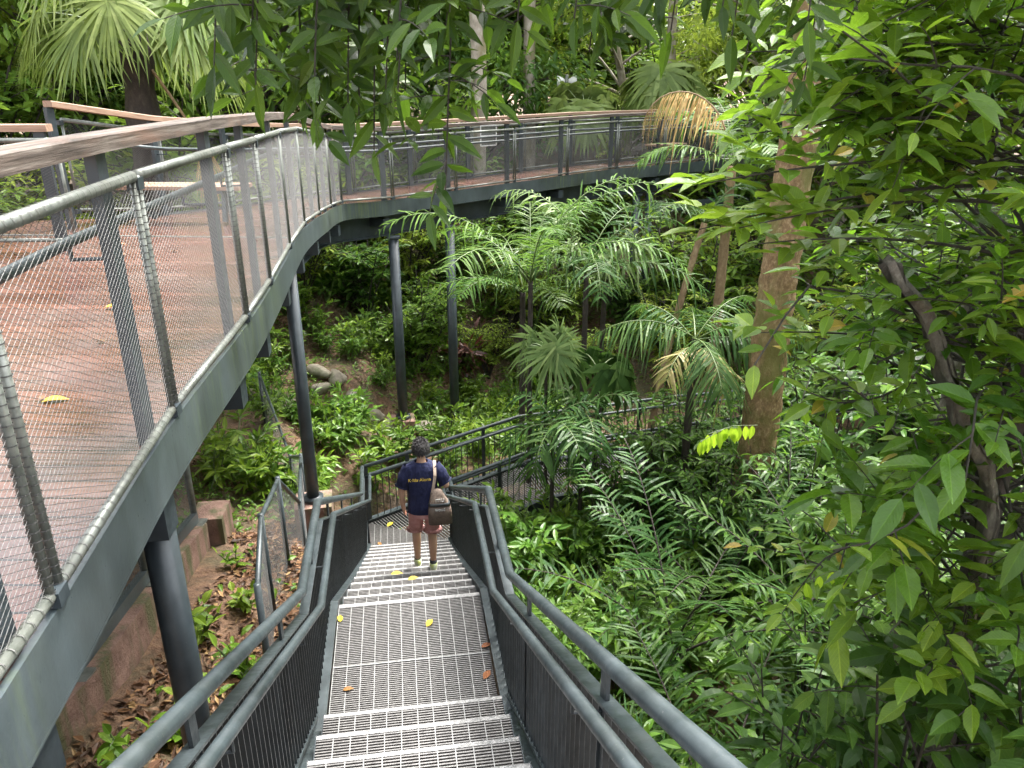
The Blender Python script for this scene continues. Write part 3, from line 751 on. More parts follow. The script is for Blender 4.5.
# ================================================================ kerb with mesh fence under the platform
kp = np.array([(-2.52, 1.0), (-2.55, 2.6), (-2.6, 3.8), (-2.72, 5.0), (-2.88, 6.3)])
kz = np.array([-2.75, -3.12, -3.42, -3.58, -3.85])
KP = np.column_stack([kp, kz])
kb = thing('concrete_kerb', 'low rust brown concrete kerb wall with mossy foot under the platform', 'kerb', (-2.6, 3.8, -4))
obj('wall', MB().sweep(KP, [(.17, -.75), (.17, 0), (-.0, 0), (-.0, -.75)]), M['kerb'], kb)
q = MB().box((-2.93, 6.52, -4.15), (.30, .36, .62), .12); obj('end_block', q, M['kerb'], kb)
fn = thing('mesh_fence', 'fine steel mesh fence with grey green posts standing on the concrete kerb', 'fence', (-2.7, 3.8, -3.4))
FP = offset_path(KP, .10)
obj('base_rail', MB().sweep(FP, [(.03, .02), (.03, .12), (-.03, .12), (-.03, .02)]), M['fascia'], fn)
obj('top_rail', MB().tube(FP + V3(0, 0, 1.15), .024, 8), M['tube'], fn, True)
for i in range(len(FP)):
    obj('post', MB().tube([FP[i] + V3(-.0, 0, 0), FP[i] + V3(0, 0, 1.15)], .03, 10), M['tube'], fn, True)
    obj('base_plate', MB().box(FP[i] + V3(.02, 0, .008), (.14, .14, .016)), M['tube'], fn)
w = MB()
for i in range(len(FP) - 1): w.wires(*mesh_wires(FP[i], FP[i+1], .12, 1.13, .045, .9), .0012, 3)
obj('wire_mesh', w, M['wire'], fn)
# added wall, coloured near black as the shade under the platform, well inside
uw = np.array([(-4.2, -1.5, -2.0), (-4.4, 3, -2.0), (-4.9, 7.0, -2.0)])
wl_ = tag(obj('added_shade_wall', MB().sweep(uw, [(.1, -3.2), (.1, .1), (-.1, .1), (-.1, -3.2)]), M['shade_black'], None), 'added dark wall standing in for shade below the platform behind the mesh fence', 'wall')
# low chain link fence running down the slope
lf = np.array([(-1.66, 4.2), (-1.95, 5.2), (-2.16, 6.3), (-2.36, 7.5), (-2.75, 9.0), (-3.3, 10.3), (-4.1, 11.7)])
LF = np.column_stack([lf, gz(lf[:, 0], lf[:, 1])])
fn = thing('chain_link_fence', 'low weathered wire mesh fence running down the slope beside the columns', 'fence', tuple(LF[3]))
obj('top_rail', MB().tube(LF + V3(0, 0, .95), .02, 8), M['rail'], fn, True)
for p in LF: obj('post', MB().tube([p - V3(0, 0, .2), p + V3(0, 0, .98)], .025, 8), M['rail'], fn, True)
w = MB()
for i in range(len(LF) - 1): w.wires(*mesh_wires(LF[i], LF[i+1], .02, .93, .06, 1.), .0013, 3)
obj('wire_mesh', w, M['wire'], fn)
# lamp with two floodlight heads beyond the bridge
lx, ly = 1.65, 25.0
lp = thing('floodlight_pole', 'slim grey pole with two white floodlight heads behind the walkway', 'lamp post', (lx, ly, float(gz(lx, ly))))
obj('pole', MB().tube([(lx, ly, float(gz(lx, ly)) - .3), (lx, ly, .30)], .055, 10), M['tube'], lp, True)
for sd in (-1, 1):
    q = MB().loft([((0, 0, 0), .05, .05), ((0, 0, .08), .10, .10), ((0, 0, .20), .15, .15), ((0, 0, .24), .155, .155)], 14)
    for i, v in enumerate(q.V): q.V[i] = np.stack([sd * (v[:, 2] + .05) + lx, v[:, 0] * .9 - .3 * v[:, 2] + ly, v[:, 1] + .12], -1)
    obj('lamp_head', q, M['white'], lp, True)
obj('cross_bar', MB().bars(V3(lx - .2, ly, .12), V3(lx + .2, ly, .12), .05, .05), M['tube'], lp)
# ================================================================ plants
cp, sp_ = math.cos(R(EYE_PITCH)), math.sin(R(EYE_PITCH))
def seen(x, y, z, m=.12):
    """roughly inside the view cone of the place (plants far outside it are not planted)"""
    dpt = y * cp - z * sp_; u = x / max(dpt, .1); v = (z * cp + y * sp_) / max(dpt, .1)
    return dpt > .5 and abs(u) < .665 + m and abs(v) < .5 + m
def free(x, y, r=.25):
    P = V3(x, y, 0) - SC; s = P @ SD; o = P @ SN
    if -6 < s < S_END + 1 and abs(o) < h + .22 + r: return False
    a = (V3(x, y, 0) - WR); s = a @ WDV; o = a @ N_
    if -1.6 < s < 3 and -.25 - r < o < 1.5 + r: return False
    if 1 < x < 8 and 11.6 + (x - .5) * .3 - r < y < 13.0 + (x - .1) * .27 + r + .1: return False
    return True

def make_bush(name, label, cat, group, seed, H, spread, nst, nl, L, W, m, T=T_MID, twigs=3, droop=.2, stem='stalk', r=.012, erect=.5):
    rng = np.random.default_rng(seed); t = thing(name, label, cat, (0, 0, 0), 0, group)
    st = MB(); lf = MB()
    for i in range(nst):
        a = rng.uniform(0, 2 * PI); rad = spread * rng.uniform(.25, 1); hh = H * rng.uniform(.55, 1.05)
        top = V3(math.cos(a) * rad, math.sin(a) * rad, hh); mid = V3(math.cos(a) * rad * (1 - erect), math.sin(a) * rad * (1 - erect), hh * .65)
        P = bez((rng.normal(0, .03), rng.normal(0, .03), -.06), mid, top, 7); st.tube(P, np.linspace(r, r * .4, 7), 5)
        twig_leaves(lf, rng, P, max(4, int(nl * .4)), L, W, T, .35, droop)
        for k in range(twigs):
            tt = rng.uniform(.3, .95); q = along(P, tt); az = rng.uniform(0, 2 * PI); ln = H * rng.uniform(.2, .42)
            e = q + V3(math.cos(az), math.sin(az), rng.uniform(.1, .8)) * ln * .8
            Q = bez(q, (q + e) / 2 + V3(0, 0, ln * .2), e, 5); st.tube(Q, np.linspace(r * .5, r * .25, 5), 4, False)
            twig_leaves(lf, rng, Q, nl, L * rng.uniform(.8, 1.1), W, T, .1, droop)
    obj('stem', st, M[stem], t); obj('foliage', lf, M[m], t)
    return t
def make_tree(name, label, cat, group, seed, H, zc0, Rc, nclump, nleaf, L, W, m, T=T_LO, tr=.2, bark='bark_dark', cl=1.0, flat=.7, lean=0.):
    rng = np.random.default_rng(seed); t = thing(name, label, cat, (0, 0, 0), 0, group)
    st = MB(); lf = MB()
    zz = np.linspace(-.4, H * .93, 12); tx = np.cumsum(rng.normal(0, .09, 12)) + lean * zz / H; ty = np.cumsum(rng.normal(0, .09, 12))
    TP = np.column_stack([tx, ty, zz]); st.tube(TP, np.linspace(tr, tr * .22, 12) * (1 + .35 * np.exp(-np.linspace(0, 9, 12))), 12)
    br = MB()
    for i in range(nclump):
        u = rng.normal(0, 1, 3); u = u / np.linalg.norm(u) * rng.uniform(.45, 1) ** .6
        zm = (zc0 + H) / 2; hz = (H - zc0) / 2
        taper = 1 - .45 * max(0, u[2])
        c = V3(u[0] * Rc * taper, u[1] * Rc * taper, zm + u[2] * hz) + rng.normal(0, .25, 3)
        b0 = np.array([np.interp(max(.3, c[2] - rng.uniform(.6, 1.8)), zz, TP[:, k]) for k in range(3)])
        P = bez(b0, (b0 + c) / 2 + V3(0, 0, .35), c, 6); br.tube(P, np.linspace(tr * .28, .012, 6), 5, False)
        n = int(nleaf * rng.uniform(.6, 1.3)); s = cl * rng.uniform(.7, 1.25)
        o = rng.normal(0, 1, (n, 3)); o = unit(o) * rng.uniform(.25, 1, (n, 1)) ** .5 * s; o[:, 2] *= flat
        Pn = c + o; A = unit(o * V3(1, 1, .2) + rng.normal(0, .5, (n, 3)) + V3(0, 0, -.35))
        N = V3(0, 0, 1) + o * .5 + rng.normal(0, .4, (n, 3)); sc = rng.uniform(.7, 1.25, n)
        leaves(lf, Pn, A, N, L * sc, W * sc, T, .15, .15)
    tk = obj('trunk', st, M[bark], t, True); obj('limbs', br, M[bark], tk); obj('crown', lf, M[m], t)
    return t
def frond(root, rng, base, az, elev, length, nlf, ll, lw, arch, m, stalk='stalk', up0=.15, droop=.35, r=.014, twist=0., plane=.9, sweep_=.55, hang=0., mid_w=.5):
    n = 14; P = [np.asarray(base, float)]; e = elev
    for i in range(n - 1):
        d = V3(math.cos(az) * math.cos(e), math.sin(az) * math.cos(e), math.sin(e)); P.append(P[-1] + d * length / (n - 1)); e -= arch / (n - 1) * (0.5 + 1.0 * i / n)
    P = np.array(P); lf = MB()
    t = np.linspace(up0, .985, nlf) + rng.normal(0, .004, nlf); t = t[rng.uniform(0, 1, nlf) > .07]; nlf = len(t); p = along(P, t); d = unit(along(P, np.minimum(t + .03, 1)) - along(P, np.maximum(t - .03, 0)))
    side = unit(np.cross(d, V3(0, 0, 1)) + 1e-6); upn = np.cross(side, d)
    prof = np.clip(np.sin(PI * (.12 + .86 * (t - up0) / (1 - up0))) ** .6, .15, 1)
    for sg in (1, -1):
        A = unit(d * sweep_ + side * sg * plane + upn * .22 + V3(0, 0, -hang) + rng.normal(0, .13, d.shape))
        N = upn + side * sg * -.2 + rng.normal(0, .12, d.shape)
        q = rng.uniform(.7, 1.12, nlf)
        leaves(lf, p, A, N, ll * prof * q, lw, T_STRIP, .2, droop * np.where(rng.uniform(0, 1, nlf) < .1, 2.6, 1) * rng.uniform(.4, 1.6, nlf))
    o = obj('frond', lf, M[m], root); s = obj('stalk', MB().tube(P, np.linspace(r, r * .3, n), 6), M[stalk], o, True)
    return o
def fan(root, rng, base, az, elev, pet, rad, nseg, spread, m, stalk='stalk', droop=.35, tilt=-.3, r=.014, wk=.9):
    d = V3(math.cos(az) * math.cos(elev), math.sin(az) * math.cos(elev), math.sin(elev)); base = np.asarray(base, float)
    P = bez(base, base + d * pet * .6 + V3(0, 0, .05), base + d * pet - V3(0, 0, pet * .12), 6); c = P[-1]
    f = unit(P[-1] - P[-2] + V3(0, 0, tilt)); side = unit(np.cross(f, V3(0, 0, 1))); up = np.cross(side, f)
    a = np.linspace(-spread / 2, spread / 2, nseg)
    A = np.cos(a)[:, None] * f + np.sin(a)[:, None] * side + rng.normal(0, .04, (nseg, 3)) + up * .06
    ln = rad * (.78 + .22 * np.cos(a * .5)) * rng.uniform(.88, 1.06, nseg)
    lf = MB(); leaves(lf, np.repeat(c[None], nseg, 0), A, np.repeat(up[None], nseg, 0), ln, 2 * rad * math.sin(spread / nseg / 2) * wk, T_STRIP, .3, droop * rng.uniform(.5, 1.6, nseg))
    o = obj('frond', lf, M[m], root); obj('stalk', MB().tube(P, np.linspace(r, r * .6, 6), 6), M[stalk], o, True)
    return o
def ringed_trunk(P, r, k=10, mat_='cane', ring=.12):
    P = along(P, np.linspace(0, 1, 40)); L = np.arange(40); rr = r * (1 + .12 * (np.sin(L * 2.1) > .75))
    return MB().tube(P, rr * np.linspace(1.1, .9, 40), k)

# ---------------------------------------------------------------- fan palm behind the platform
rng = np.random.default_rng(5)
bx, by = -6.45, 14.3; bz = float(gz(bx, by))
t = thing('fan_palm', 'broad pale green fan palm with dark shaggy trunk behind the platform', 'palm tree', (bx, by, bz))
tp = V3(bx + .05, by, 1.0)
obj('trunk', MB().tube(along([(bx, by, bz - .3), (bx - .05, by, -1.2), tp], np.linspace(0, 1, 14)), .27 * (1 + .12 * np.sin(np.arange(14) * 2.7)), 12), M['bark_dark'], t, True)
for i in range(27):
    az = i * 2.4 + rng.normal(0, .15); el = rng.uniform(-.02, .9)
    fan(t, rng, tp + V3(0, 0, rng.uniform(-.25, .25)), az, el, rng.uniform(1.0, 1.6), rng.uniform(.85, 1.15), 40, R(rng.uniform(200, 270)), 'fan', droop=.42, tilt=-.35, r=.022, wk=.62)
fr = fan(t, rng, tp + V3(.1, 0, -.6), -.2, -.95, 1.5, .75, 26, R(110), 'dead', stalk='cane', droop=.5, tilt=-.7, r=.03); fr['label'] = 'dead brown frond hanging down'
def fan_palm(x, y, zt, label, seed, n=9, rad=.9, m='fan', pet=1.0, tr=.12, spread=250, nseg=34, el=(-.1, 1.0), bark='bark_dark', group=None, wk=1.0, droop=.35):
    rng = np.random.default_rng(seed); z0 = float(gz(x, y)); t = thing('fan_palm', label, 'palm tree', (x, y, z0), 0, group)
    top = V3(x, y, zt); obj('trunk', MB().tube(along([(x + .1, y, z0 - .2), (x, y, (z0 + zt) / 2), top], np.linspace(0, 1, 10)), np.linspace(tr, tr * .8, 10), 10), M[bark], t, True)
    for i in range(n): fan(t, rng, top, i * 2.4 + rng.normal(0, .2), rng.uniform(*el), pet * rng.uniform(.8, 1.2), rad * rng.uniform(.85, 1.1), nseg, R(spread), m, droop=droop, wk=wk)
    return t
fan_palm(2.1, 23.6, -.75, 'pale fan palm with stiff round leaves just behind far railing', 11, 12, 1.0, 'fan', .9)
fan_palm(4.6, 24.6, -.2, 'taller pale fan palm behind the dead orange frond', 12, 12, 1.1, 'fan', 1.0)
fan_palm(.52, 11.0, -3.72, 'slim palm with a grey green star of narrow drooping fingers', 13, 7, .62, 'palm_pale', .32, .03, 300, 24, (.2, 1.1), wk=.36, droop=.3)
fan_palm(1.35, 11.25, -4.15, 'slim dark fan palm with coarse split leaves by the lower walkway', 14, 6, .55, 'palm_dark', .4, .035, 240, 14, (.0, .9), wk=.8, droop=.5)

# ---------------------------------------------------------------- feather palms
def feather_palm(x, y, zt, label, seed, n, length, m, ll=.5, lw=.032, nlf=30, tr=.07, bark='bark_dark', el=(.2, 1.2), arch=1.5, droop=.35, az0=0., hang=0., crown=True, lean=(0, 0), name='feather_palm', group=None, r=.014):
    rng = np.random.default_rng(seed); z0 = float(gz(x, y)); t = thing(name, label, 'palm tree', (x, y, z0), 0, group)
    top = V3(x + lean[0], y + lean[1], zt)
    if zt - z0 > .3: obj('trunk', ringed_trunk(bez((x, y, z0 - .2), (x, y, (z0 + zt) / 2), top, 8), tr), M[bark], t, True)
    for i in range(n):
        frond(t, rng, top + rng.normal(0, .02, 3), az0 + i * 2.4 + rng.normal(0, .15), rng.uniform(*el), length * rng.uniform(.75, 1.1), nlf, ll, lw, arch * rng.uniform(.8, 1.2), m, droop=droop, hang=hang, r=r)
    return t, top, rng
t, top, rg = feather_palm(.3, 12.2, -2.95, 'leafy feather palm with long arching fronds beside the slim column', 21, 9, 2.7, 'palm', .6, .028, 34, .045, el=(.65, 1.4), arch=1.6, droop=.5)
frond(t, rg, top, 1.2, 1.25, 2.6, 40, .42, .03, 2.6, 'palm_pale', droop=.5, hang=.3)['label'] = 'pale arching frond with hanging leaflets'
feather_palm(.2, 14.0, -3.6, 'lower feather palm tucked behind the column under the bridge', 22, 8, 2.0, 'palm', .55, .032, 26, .06, el=(.2, 1.1))
t, top, rg = feather_palm(2.75, 11.0, -3.55, 'feather palm with curtain like hanging leaflets left of the mossy trunk', 23, 7, 1.55, 'palm_dark', .62, .03, 34, .06, el=(.1, .9), arch=1.3, hang=.5, droop=.75)
frond(t, rg, top + V3(0, -.1, -.1), -2.2, .35, 1.1, 26, .42, .028, 1.6, 'yellowing', hang=.5, droop=.6)['label'] = 'straw coloured dying frond'
frond(t, rg, top + V3(0, -.1, -.1), -1.2, .25, 1.0, 26, .42, .028, 1.6, 'yellowing', hang=.5, droop=.6)['label'] = 'straw coloured dying frond'
t, top, rg = feather_palm(3.95, 14.3, -1.35, 'tall feather palm with one dead orange frond beside the far railing', 24, 7, 2.2, 'palm', .6, .034, 42, .09, el=(.45, 1.3), arch=1.5, hang=.2, droop=.4, bark='cane')
frond(t, rg, V3(3.5, 13.1, -.82), PI * .98, 1.25, 1.95, 54, .52, .026, 3.1, 'dead', stalk='cane', hang=1.1, droop=.8, r=.02)['label'] = 'dead orange frond arching over the railing'
t, top, rg = feather_palm(1.25, 12.7, -2.95, 'loose feather palm rising to the girder beside the strap leaved plant', 26, 6, 2.3, 'palm_dark', .6, .032, 26, .05, el=(.1, 1.3), arch=1.9, droop=.5)
for k_ in range(1, 2): frond(t, rg, top, 1.9 + k_ * .8, 1.35, 2.5, 34, .5, .03, 2.2, 'palm_pale' if k_ == 1 else 'palm', droop=.6, hang=.2)
# slim cane leaning behind the hanging palm
cz = float(gz(2.55, 13.4))
t = thing('areca_palm', 'leaning slim tan ringed palm stem with few dark fronds', 'palm tree', (2.55, 13.4, cz))
P = bez((2.55, 13.4, cz - .2), (2.75, 13.6, -4.8), (3.45, 13.9, -2.3), 12); obj('trunk', ringed_trunk(P, .062), M['cane'], t, True)
rg = np.random.default_rng(31)
for i in range(6): frond(t, rg, P[-1], i * 2.4 + .5, rg.uniform(.3, 1.1), 1.5, 24, .5, .035, 1.6, 'palm_dark', droop=.4)
# clumping thin dark stems beside the lower walkway
for k, (x, y, zt, lab) in enumerate(((.62, 10.55, -4.75, 'thin black stemmed palm with strappy leaves left of its twin by walkway'), (1.08, 10.7, -4.65, 'thin black stemmed palm nearer the fan leaf plant by walkway'))):
    feather_palm(x, y, zt, lab, 41 + k, 8, 1.05, 'palm_dark', .5, .04, 14, .032, el=(-.2, 1.2), arch=1.8, droop=.6, name='cane_palm')
# screw pine with long hanging straps under the bridge
x, y = 1.75, 13.9; z0 = float(gz(x, y)); t = thing('screw_pine', 'strap leaved plant with long pale ribbons hanging in front of the girder', 'plant', (x, y, z0)); rg = np.random.default_rng(51)
obj('stem', ringed_trunk(bez((x, y, z0 - .2), (x - .1, y, -4.5), (x, y, -2.75), 8), .05), M['bark_dark'], t, True)
lf = MB()
for kk in range(5):
    c = V3(x + rg.normal(0, .3), y + rg.normal(0, .2), -2.75 + rg.uniform(-.35, .4)); n = 20
    a = rg.uniform(0, 2 * PI, n); el = rg.uniform(.2, 1.3, n)
    leaves(lf, np.repeat(c[None], n, 0), np.stack([np.cos(a) * np.cos(el), np.sin(a) * np.cos(el), np.sin(el)], -1), V3(0, 0, 1) + rg.normal(0, .2, (n, 3)), rg.uniform(.6, .95, n), .055, _tmpl([0, .2, .4, .6, .8, 1], [0, .5, .5, .45, .3, 0]), .25, rg.uniform(.7, 1.5, n))
obj('foliage', lf, M['palm_pale'], t)
# stemless palms on the right below the stairs: long dark fronds
def rosette(x, y, label, seed, n, length, el=(.5, 1.25), m='palm_dark', ll=.48, az0=0., lift=.1, lw=.034, nlf=26, stalk='bark_dark', arch=1.0):
    rg = np.random.default_rng(seed); z0 = float(gz(x, y)); t = thing('rattan_palm', label, 'palm', (x, y, z0))
    for i in range(n): frond(t, rg, V3(x, y, z0 + lift), az0 + i * 2.4 + rg.normal(0, .2), rg.uniform(*el), length * rg.uniform(.8, 1.1), nlf, ll, lw, arch, m, stalk=stalk, droop=.25, r=.017, up0=.25)
    return t
rosette(1.95, 7.5, 'rattan palm with long black ribbed fronds over the ferns right of stairs', 61, 6, 3.0, az0=2.2, lift=.5)
rosette(2.75, 8.6, 'rattan palm of long fronds in front of the mossy trunk', 62, 7, 2.9, az0=1.0, lift=.5)
rosette(3.6, 7.0, 'dark rattan palm deep among the shrubs on the right slope', 63, 9, 2.8, az0=.4, lift=.6)
rosette(1.9, 5.3, 'grassy leaved dark palm close below the stair handrail', 64, 10, 2.3, az0=.0, lift=.4, ll=.6, lw=.026)
rosette(3.3, 4.3, 'dark palm at the lower corner below the big leaves', 65, 9, 2.3, az0=.8, lift=.5)
rosette(.62, 9.4, 'small dark fern palm at the foot of the thin stemmed palms', 66, 7, 1.0, el=(.3, 1.0), ll=.3, lw=.024)

# ---------------------------------------------------------------- straight trunks and big trees
def big_trunk(name, label, P, r0, r1, bark, group=None, n=16, wob=.05, seed=1, k=18):
    rg = np.random.default_rng(seed); Q = along(P, np.linspace(0, 1, n)); t = thing(name, label, 'tree', tuple(np.asarray(P[0], float)), 0, group)
    L = np.linspace(0, 1, n); r = (r0 + (r1 - r0) * L) * (1 + .5 * np.exp(-L * 14)) * (1 + rg.normal(0, .03, n)); Q = Q + rg.normal(0, wob, Q.shape) * [1, 1, 0]
    mb = MB().tube(Q, r, k); W_ = mb.V[-1]; mb.V[-1] = W_ + rg.normal(0, .012 if n < 100 else .007, W_.shape) + .02 * r0 * np.sin(W_[:, [1, 0, 2]] * 19 + W_[:, [2, 2, 0]] * 7)
    obj('trunk', mb, M[bark], t, True); return t
def top_crown(t, c, Rc, Hc, ncl, nl, L, W, m, seed, bark, T=T_LO, cl=1.0):
    rg = np.random.default_rng(seed); lf = MB(); br = MB(); c = np.asarray(c, float)
    for i in range(ncl):
        u = unit(rg.normal(0, 1, 3)) * rg.uniform(.3, 1) ** .5; q = c + u * V3(Rc, Rc, Hc)
        br.tube(bez(c - V3(0, 0, Hc * .9), (c + q) / 2, q, 6), np.linspace(.1, .015, 6), 5, False)
        n = int(nl * rg.uniform(.6, 1.3)); o = unit(rg.normal(0, 1, (n, 3))) * rg.uniform(.2, 1, (n, 1)) ** .5 * cl; o[:, 2] *= .6
        leaves(lf, q + o, unit(o * V3(1, 1, .2) + rg.normal(0, .5, (n, 3)) - V3(0, 0, .3)), V3(0, 0, 1) + rg.normal(0, .45, (n, 3)), L * rg.uniform(.7, 1.2, n), W, T, .15, .15)
    obj('limbs', br, M[bark], t); obj('crown', lf, M[m], t)
x, y = 3.68, 10.4; z0 = float(gz(x, y))
t = big_trunk('forest_tree', 'thick mossy orange brown tree trunk standing right of the hanging palms', [(x, y, z0 - .3), (x - .02, y, -3), (x + .08, y + .1, 1), (x + .2, y + .2, 8)], .262, .21, 'bark_moss', seed=71, n=170, k=44, wob=.004)
top_crown(t, (x + .6, y + .5, 9.5), 3.0, 1.8, 18, 140, .22, .09, 'leaf_bg', 72, 'bark_moss')
for (x, y, r, lab, sd) in ((-.95, 22.2, .20, 'tall pale straight trunk showing above and below the bridge', 73), (.5, 25.5, .17, 'tall slim yellowish trunk behind the floodlight pole', 74)):
    z0 = float(gz(x, y)); t = big_trunk('forest_tree', lab, [(x, y, z0 - .3), (x + .05, y, 2), (x, y, 13)], r * 1.15, r * .8, 'bark_grey', seed=sd, wob=.02)
    top_crown(t, (x, y, 13.5), 3.2, 2.2, 14, 120, .25, .1, 'leaf_bg', sd + 20, 'bark_grey')
# broken lichen trunk leaning in the right shrubs
z0 = float(gz(3.0, 4.1))
t = big_trunk('leaning_tree', 'broken lichen spotted trunk leaning left among the right leaves', [(3.0, 4.1, z0 - .2), (2.98, 4.1, -3.2), (2.86, 4.05, -2.25), (2.5, 3.95, -1.75), (2.2, 3.85, -1.2), (1.84, 3.75, -.80)], .055, .036, 'bark_lichen', seed=75, wob=.012, k=16, n=30)
z0 = float(gz(4.5, 6.4))
t = big_trunk('leaning_tree', 'grey spotted trunk rising behind the broken one on the right', [(3.95, 6.3, z0 - .2), (3.9, 6.3, -3.0), (3.85, 6.3, -1.2), (3.95, 6.5, 1.2)], .10, .05, 'bark_lichen', seed=76, wob=.015, k=12)
rg = np.random.default_rng(77); lf = MB(); br = MB()
for i in range(16):
    c = V3(rg.uniform(2.5, 5.2), rg.uniform(5.6, 7.6), rg.uniform(.2, 3)); P = bez((3.92, 6.45, .9), (c + V3(3.92, 6.45, 1.2)) / 2 + V3(0, 0, .4), c, 6); br.tube(P, np.linspace(.03, .006, 6), 5, False)
    twig_leaves(lf, rg, P, 22, .2, .08, T_HI, .3)
obj('limbs', br, M['bark_lichen'], t); obj('foliage', lf, M['leaf_tree'], t)

# ---------------------------------------------------------------- the near leafy tree on the right, with its bough over the stairs
rg = np.random.default_rng(81); x, y = 3.12, 4.4; z0 = float(gz(x, y))
NT = big_trunk('leafy_tree', 'dark barked leafy tree on the right with branches hanging over the view', [(x, y, z0 - .3), (x + .02, y, -3.5), (x - .03, y, -1), (x + .1, y + .1, 1.2), (x + .25, y + .3, 3.8)], .11, .06, 'bark_dark', seed=82, wob=.02, k=14)
TRK = lambda z: V3(np.interp(z, [-7, -3.5, -1, 1.2, 3.8], [x, x + .02, x - .03, x + .1, x + .25]), np.interp(z, [-7, 1.2, 3.8], [y, y + .1, y + .3]), z)
br = MB(); lf1 = MB(); lf2 = MB(); lf = lf1
def leafy_branch(P, n, L, W, sub=3, r=.016, droop=.16):
    tw = np.linspace(0, 1, len(P))[:, None]; P = P + np.sin(tw * PI) * rg.normal(0, .16, 3) + np.sin(tw * 2 * PI) * rg.normal(0, .07, 3) + rg.normal(0, .012, P.shape) * tw
    br.tube(P, np.linspace(r, .004, len(P)), 6, False); d = unit(P[-1] - P[0])
    twig_leaves(lf, rg, P, n, L, W, T_HI, .45, droop, jit=.3)
    for k in range(sub):
        tt = rg.uniform(.4, .92); q = along(P, tt); e = q + unit(d + rg.normal(0, .65, 3) + V3(0, 0, -.15)) * rg.uniform(.3, .6)
        Q = bez(q, (q + e) / 2 + V3(0, 0, .05), e, 5); br.tube(Q, np.linspace(r * .4, .002, 5), 4, False)
        twig_leaves(lf, rg, Q, int(n * .7), L * rng.uniform(.85, 1.1), W, T_HI, .12, droop, jit=.3)
cnt = 0
while cnt < 270:
    c = V3(rg.uniform(1.1, 5.2), rg.uniform(2.9, 6.8), rg.uniform(-3.4, 1.7))
    if c[0] < .30 * c[1] + .12 + (.35 if c[2] < -1.6 else 0): continue
    if c[2] > 1.5 and rg.uniform() < .5: continue
    if c[2] < -1.5 and rg.uniform() < .3: continue
    b0 = TRK(np.clip(c[2] - rg.uniform(-.1, .7), -4.5, 3.4)); P = bez(b0, (b0 + c) / 2 + V3(0, 0, rg.uniform(.0, .35)), c, 9)
    lf = lf2 if rg.uniform() < .6 else lf1; s_ = rg.uniform(.5, 1.0); leafy_branch(P, int(rg.uniform(8, 13) / s_ ** .5), .22 * s_, rg.uniform(.072, .105) * s_, 3, .013); cnt += 1
for i in range(20):       # low boughs on the stair side of its trunk
    c = V3(rg.uniform(1.75, 3.3), rg.uniform(2.9, 4.1), rg.uniform(-3.3, -1.1)); b0 = TRK(np.clip(c[2] + rg.uniform(-.3, .4), -4, 0))
    lf = lf2 if i % 3 else lf1; leafy_branch(bez(b0, (b0 + c) / 2 + V3(0, 0, rg.uniform(0, .3)), c, 8), 8, rg.uniform(.2, .30), .105, 2, .011)
for i in range(24):       # boughs in front of the mossy trunk's upper half
    c = V3(rg.uniform(1.25, 1.9), rg.uniform(3.6, 4.8), rg.uniform(-.25, .7)); b0 = TRK(np.clip(c[2] + rg.uniform(-.2, .4), -4, 3))
    leafy_branch(bez(b0, (b0 + c) / 2 + V3(0, 0, rg.uniform(0, .3)), c, 8), 10, rg.uniform(.16, .24), .08, 3, .009)
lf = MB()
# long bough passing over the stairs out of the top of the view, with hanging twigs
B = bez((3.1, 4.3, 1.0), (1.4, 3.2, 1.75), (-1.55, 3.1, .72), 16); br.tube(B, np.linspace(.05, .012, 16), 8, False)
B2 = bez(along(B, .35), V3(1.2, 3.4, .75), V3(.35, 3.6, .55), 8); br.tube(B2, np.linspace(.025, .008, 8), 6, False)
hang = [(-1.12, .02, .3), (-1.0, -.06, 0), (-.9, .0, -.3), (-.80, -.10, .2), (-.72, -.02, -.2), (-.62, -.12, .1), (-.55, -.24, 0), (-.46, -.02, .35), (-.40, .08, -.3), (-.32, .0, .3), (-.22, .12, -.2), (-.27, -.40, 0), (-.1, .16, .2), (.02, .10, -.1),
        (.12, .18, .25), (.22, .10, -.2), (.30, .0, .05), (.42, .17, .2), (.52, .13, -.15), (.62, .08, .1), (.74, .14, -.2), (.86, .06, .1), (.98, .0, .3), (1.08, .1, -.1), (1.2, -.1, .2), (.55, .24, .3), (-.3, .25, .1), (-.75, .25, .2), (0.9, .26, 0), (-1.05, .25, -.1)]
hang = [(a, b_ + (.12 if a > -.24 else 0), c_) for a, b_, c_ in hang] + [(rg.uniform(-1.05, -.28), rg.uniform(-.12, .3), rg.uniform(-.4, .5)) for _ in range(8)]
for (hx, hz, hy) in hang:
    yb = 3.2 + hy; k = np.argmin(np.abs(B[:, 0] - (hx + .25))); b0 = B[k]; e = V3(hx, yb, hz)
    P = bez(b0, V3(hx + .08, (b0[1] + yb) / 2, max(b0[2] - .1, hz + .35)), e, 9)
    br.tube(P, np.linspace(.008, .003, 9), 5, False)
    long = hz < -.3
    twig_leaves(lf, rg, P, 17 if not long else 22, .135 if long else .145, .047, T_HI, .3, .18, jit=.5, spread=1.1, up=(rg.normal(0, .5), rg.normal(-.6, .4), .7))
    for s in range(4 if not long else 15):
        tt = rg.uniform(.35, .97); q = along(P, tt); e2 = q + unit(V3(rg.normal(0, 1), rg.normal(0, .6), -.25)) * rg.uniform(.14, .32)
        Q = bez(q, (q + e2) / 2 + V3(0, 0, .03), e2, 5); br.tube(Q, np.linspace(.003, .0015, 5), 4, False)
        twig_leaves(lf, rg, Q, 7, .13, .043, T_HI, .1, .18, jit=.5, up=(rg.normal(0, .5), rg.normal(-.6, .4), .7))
over = lf; lf = lf1
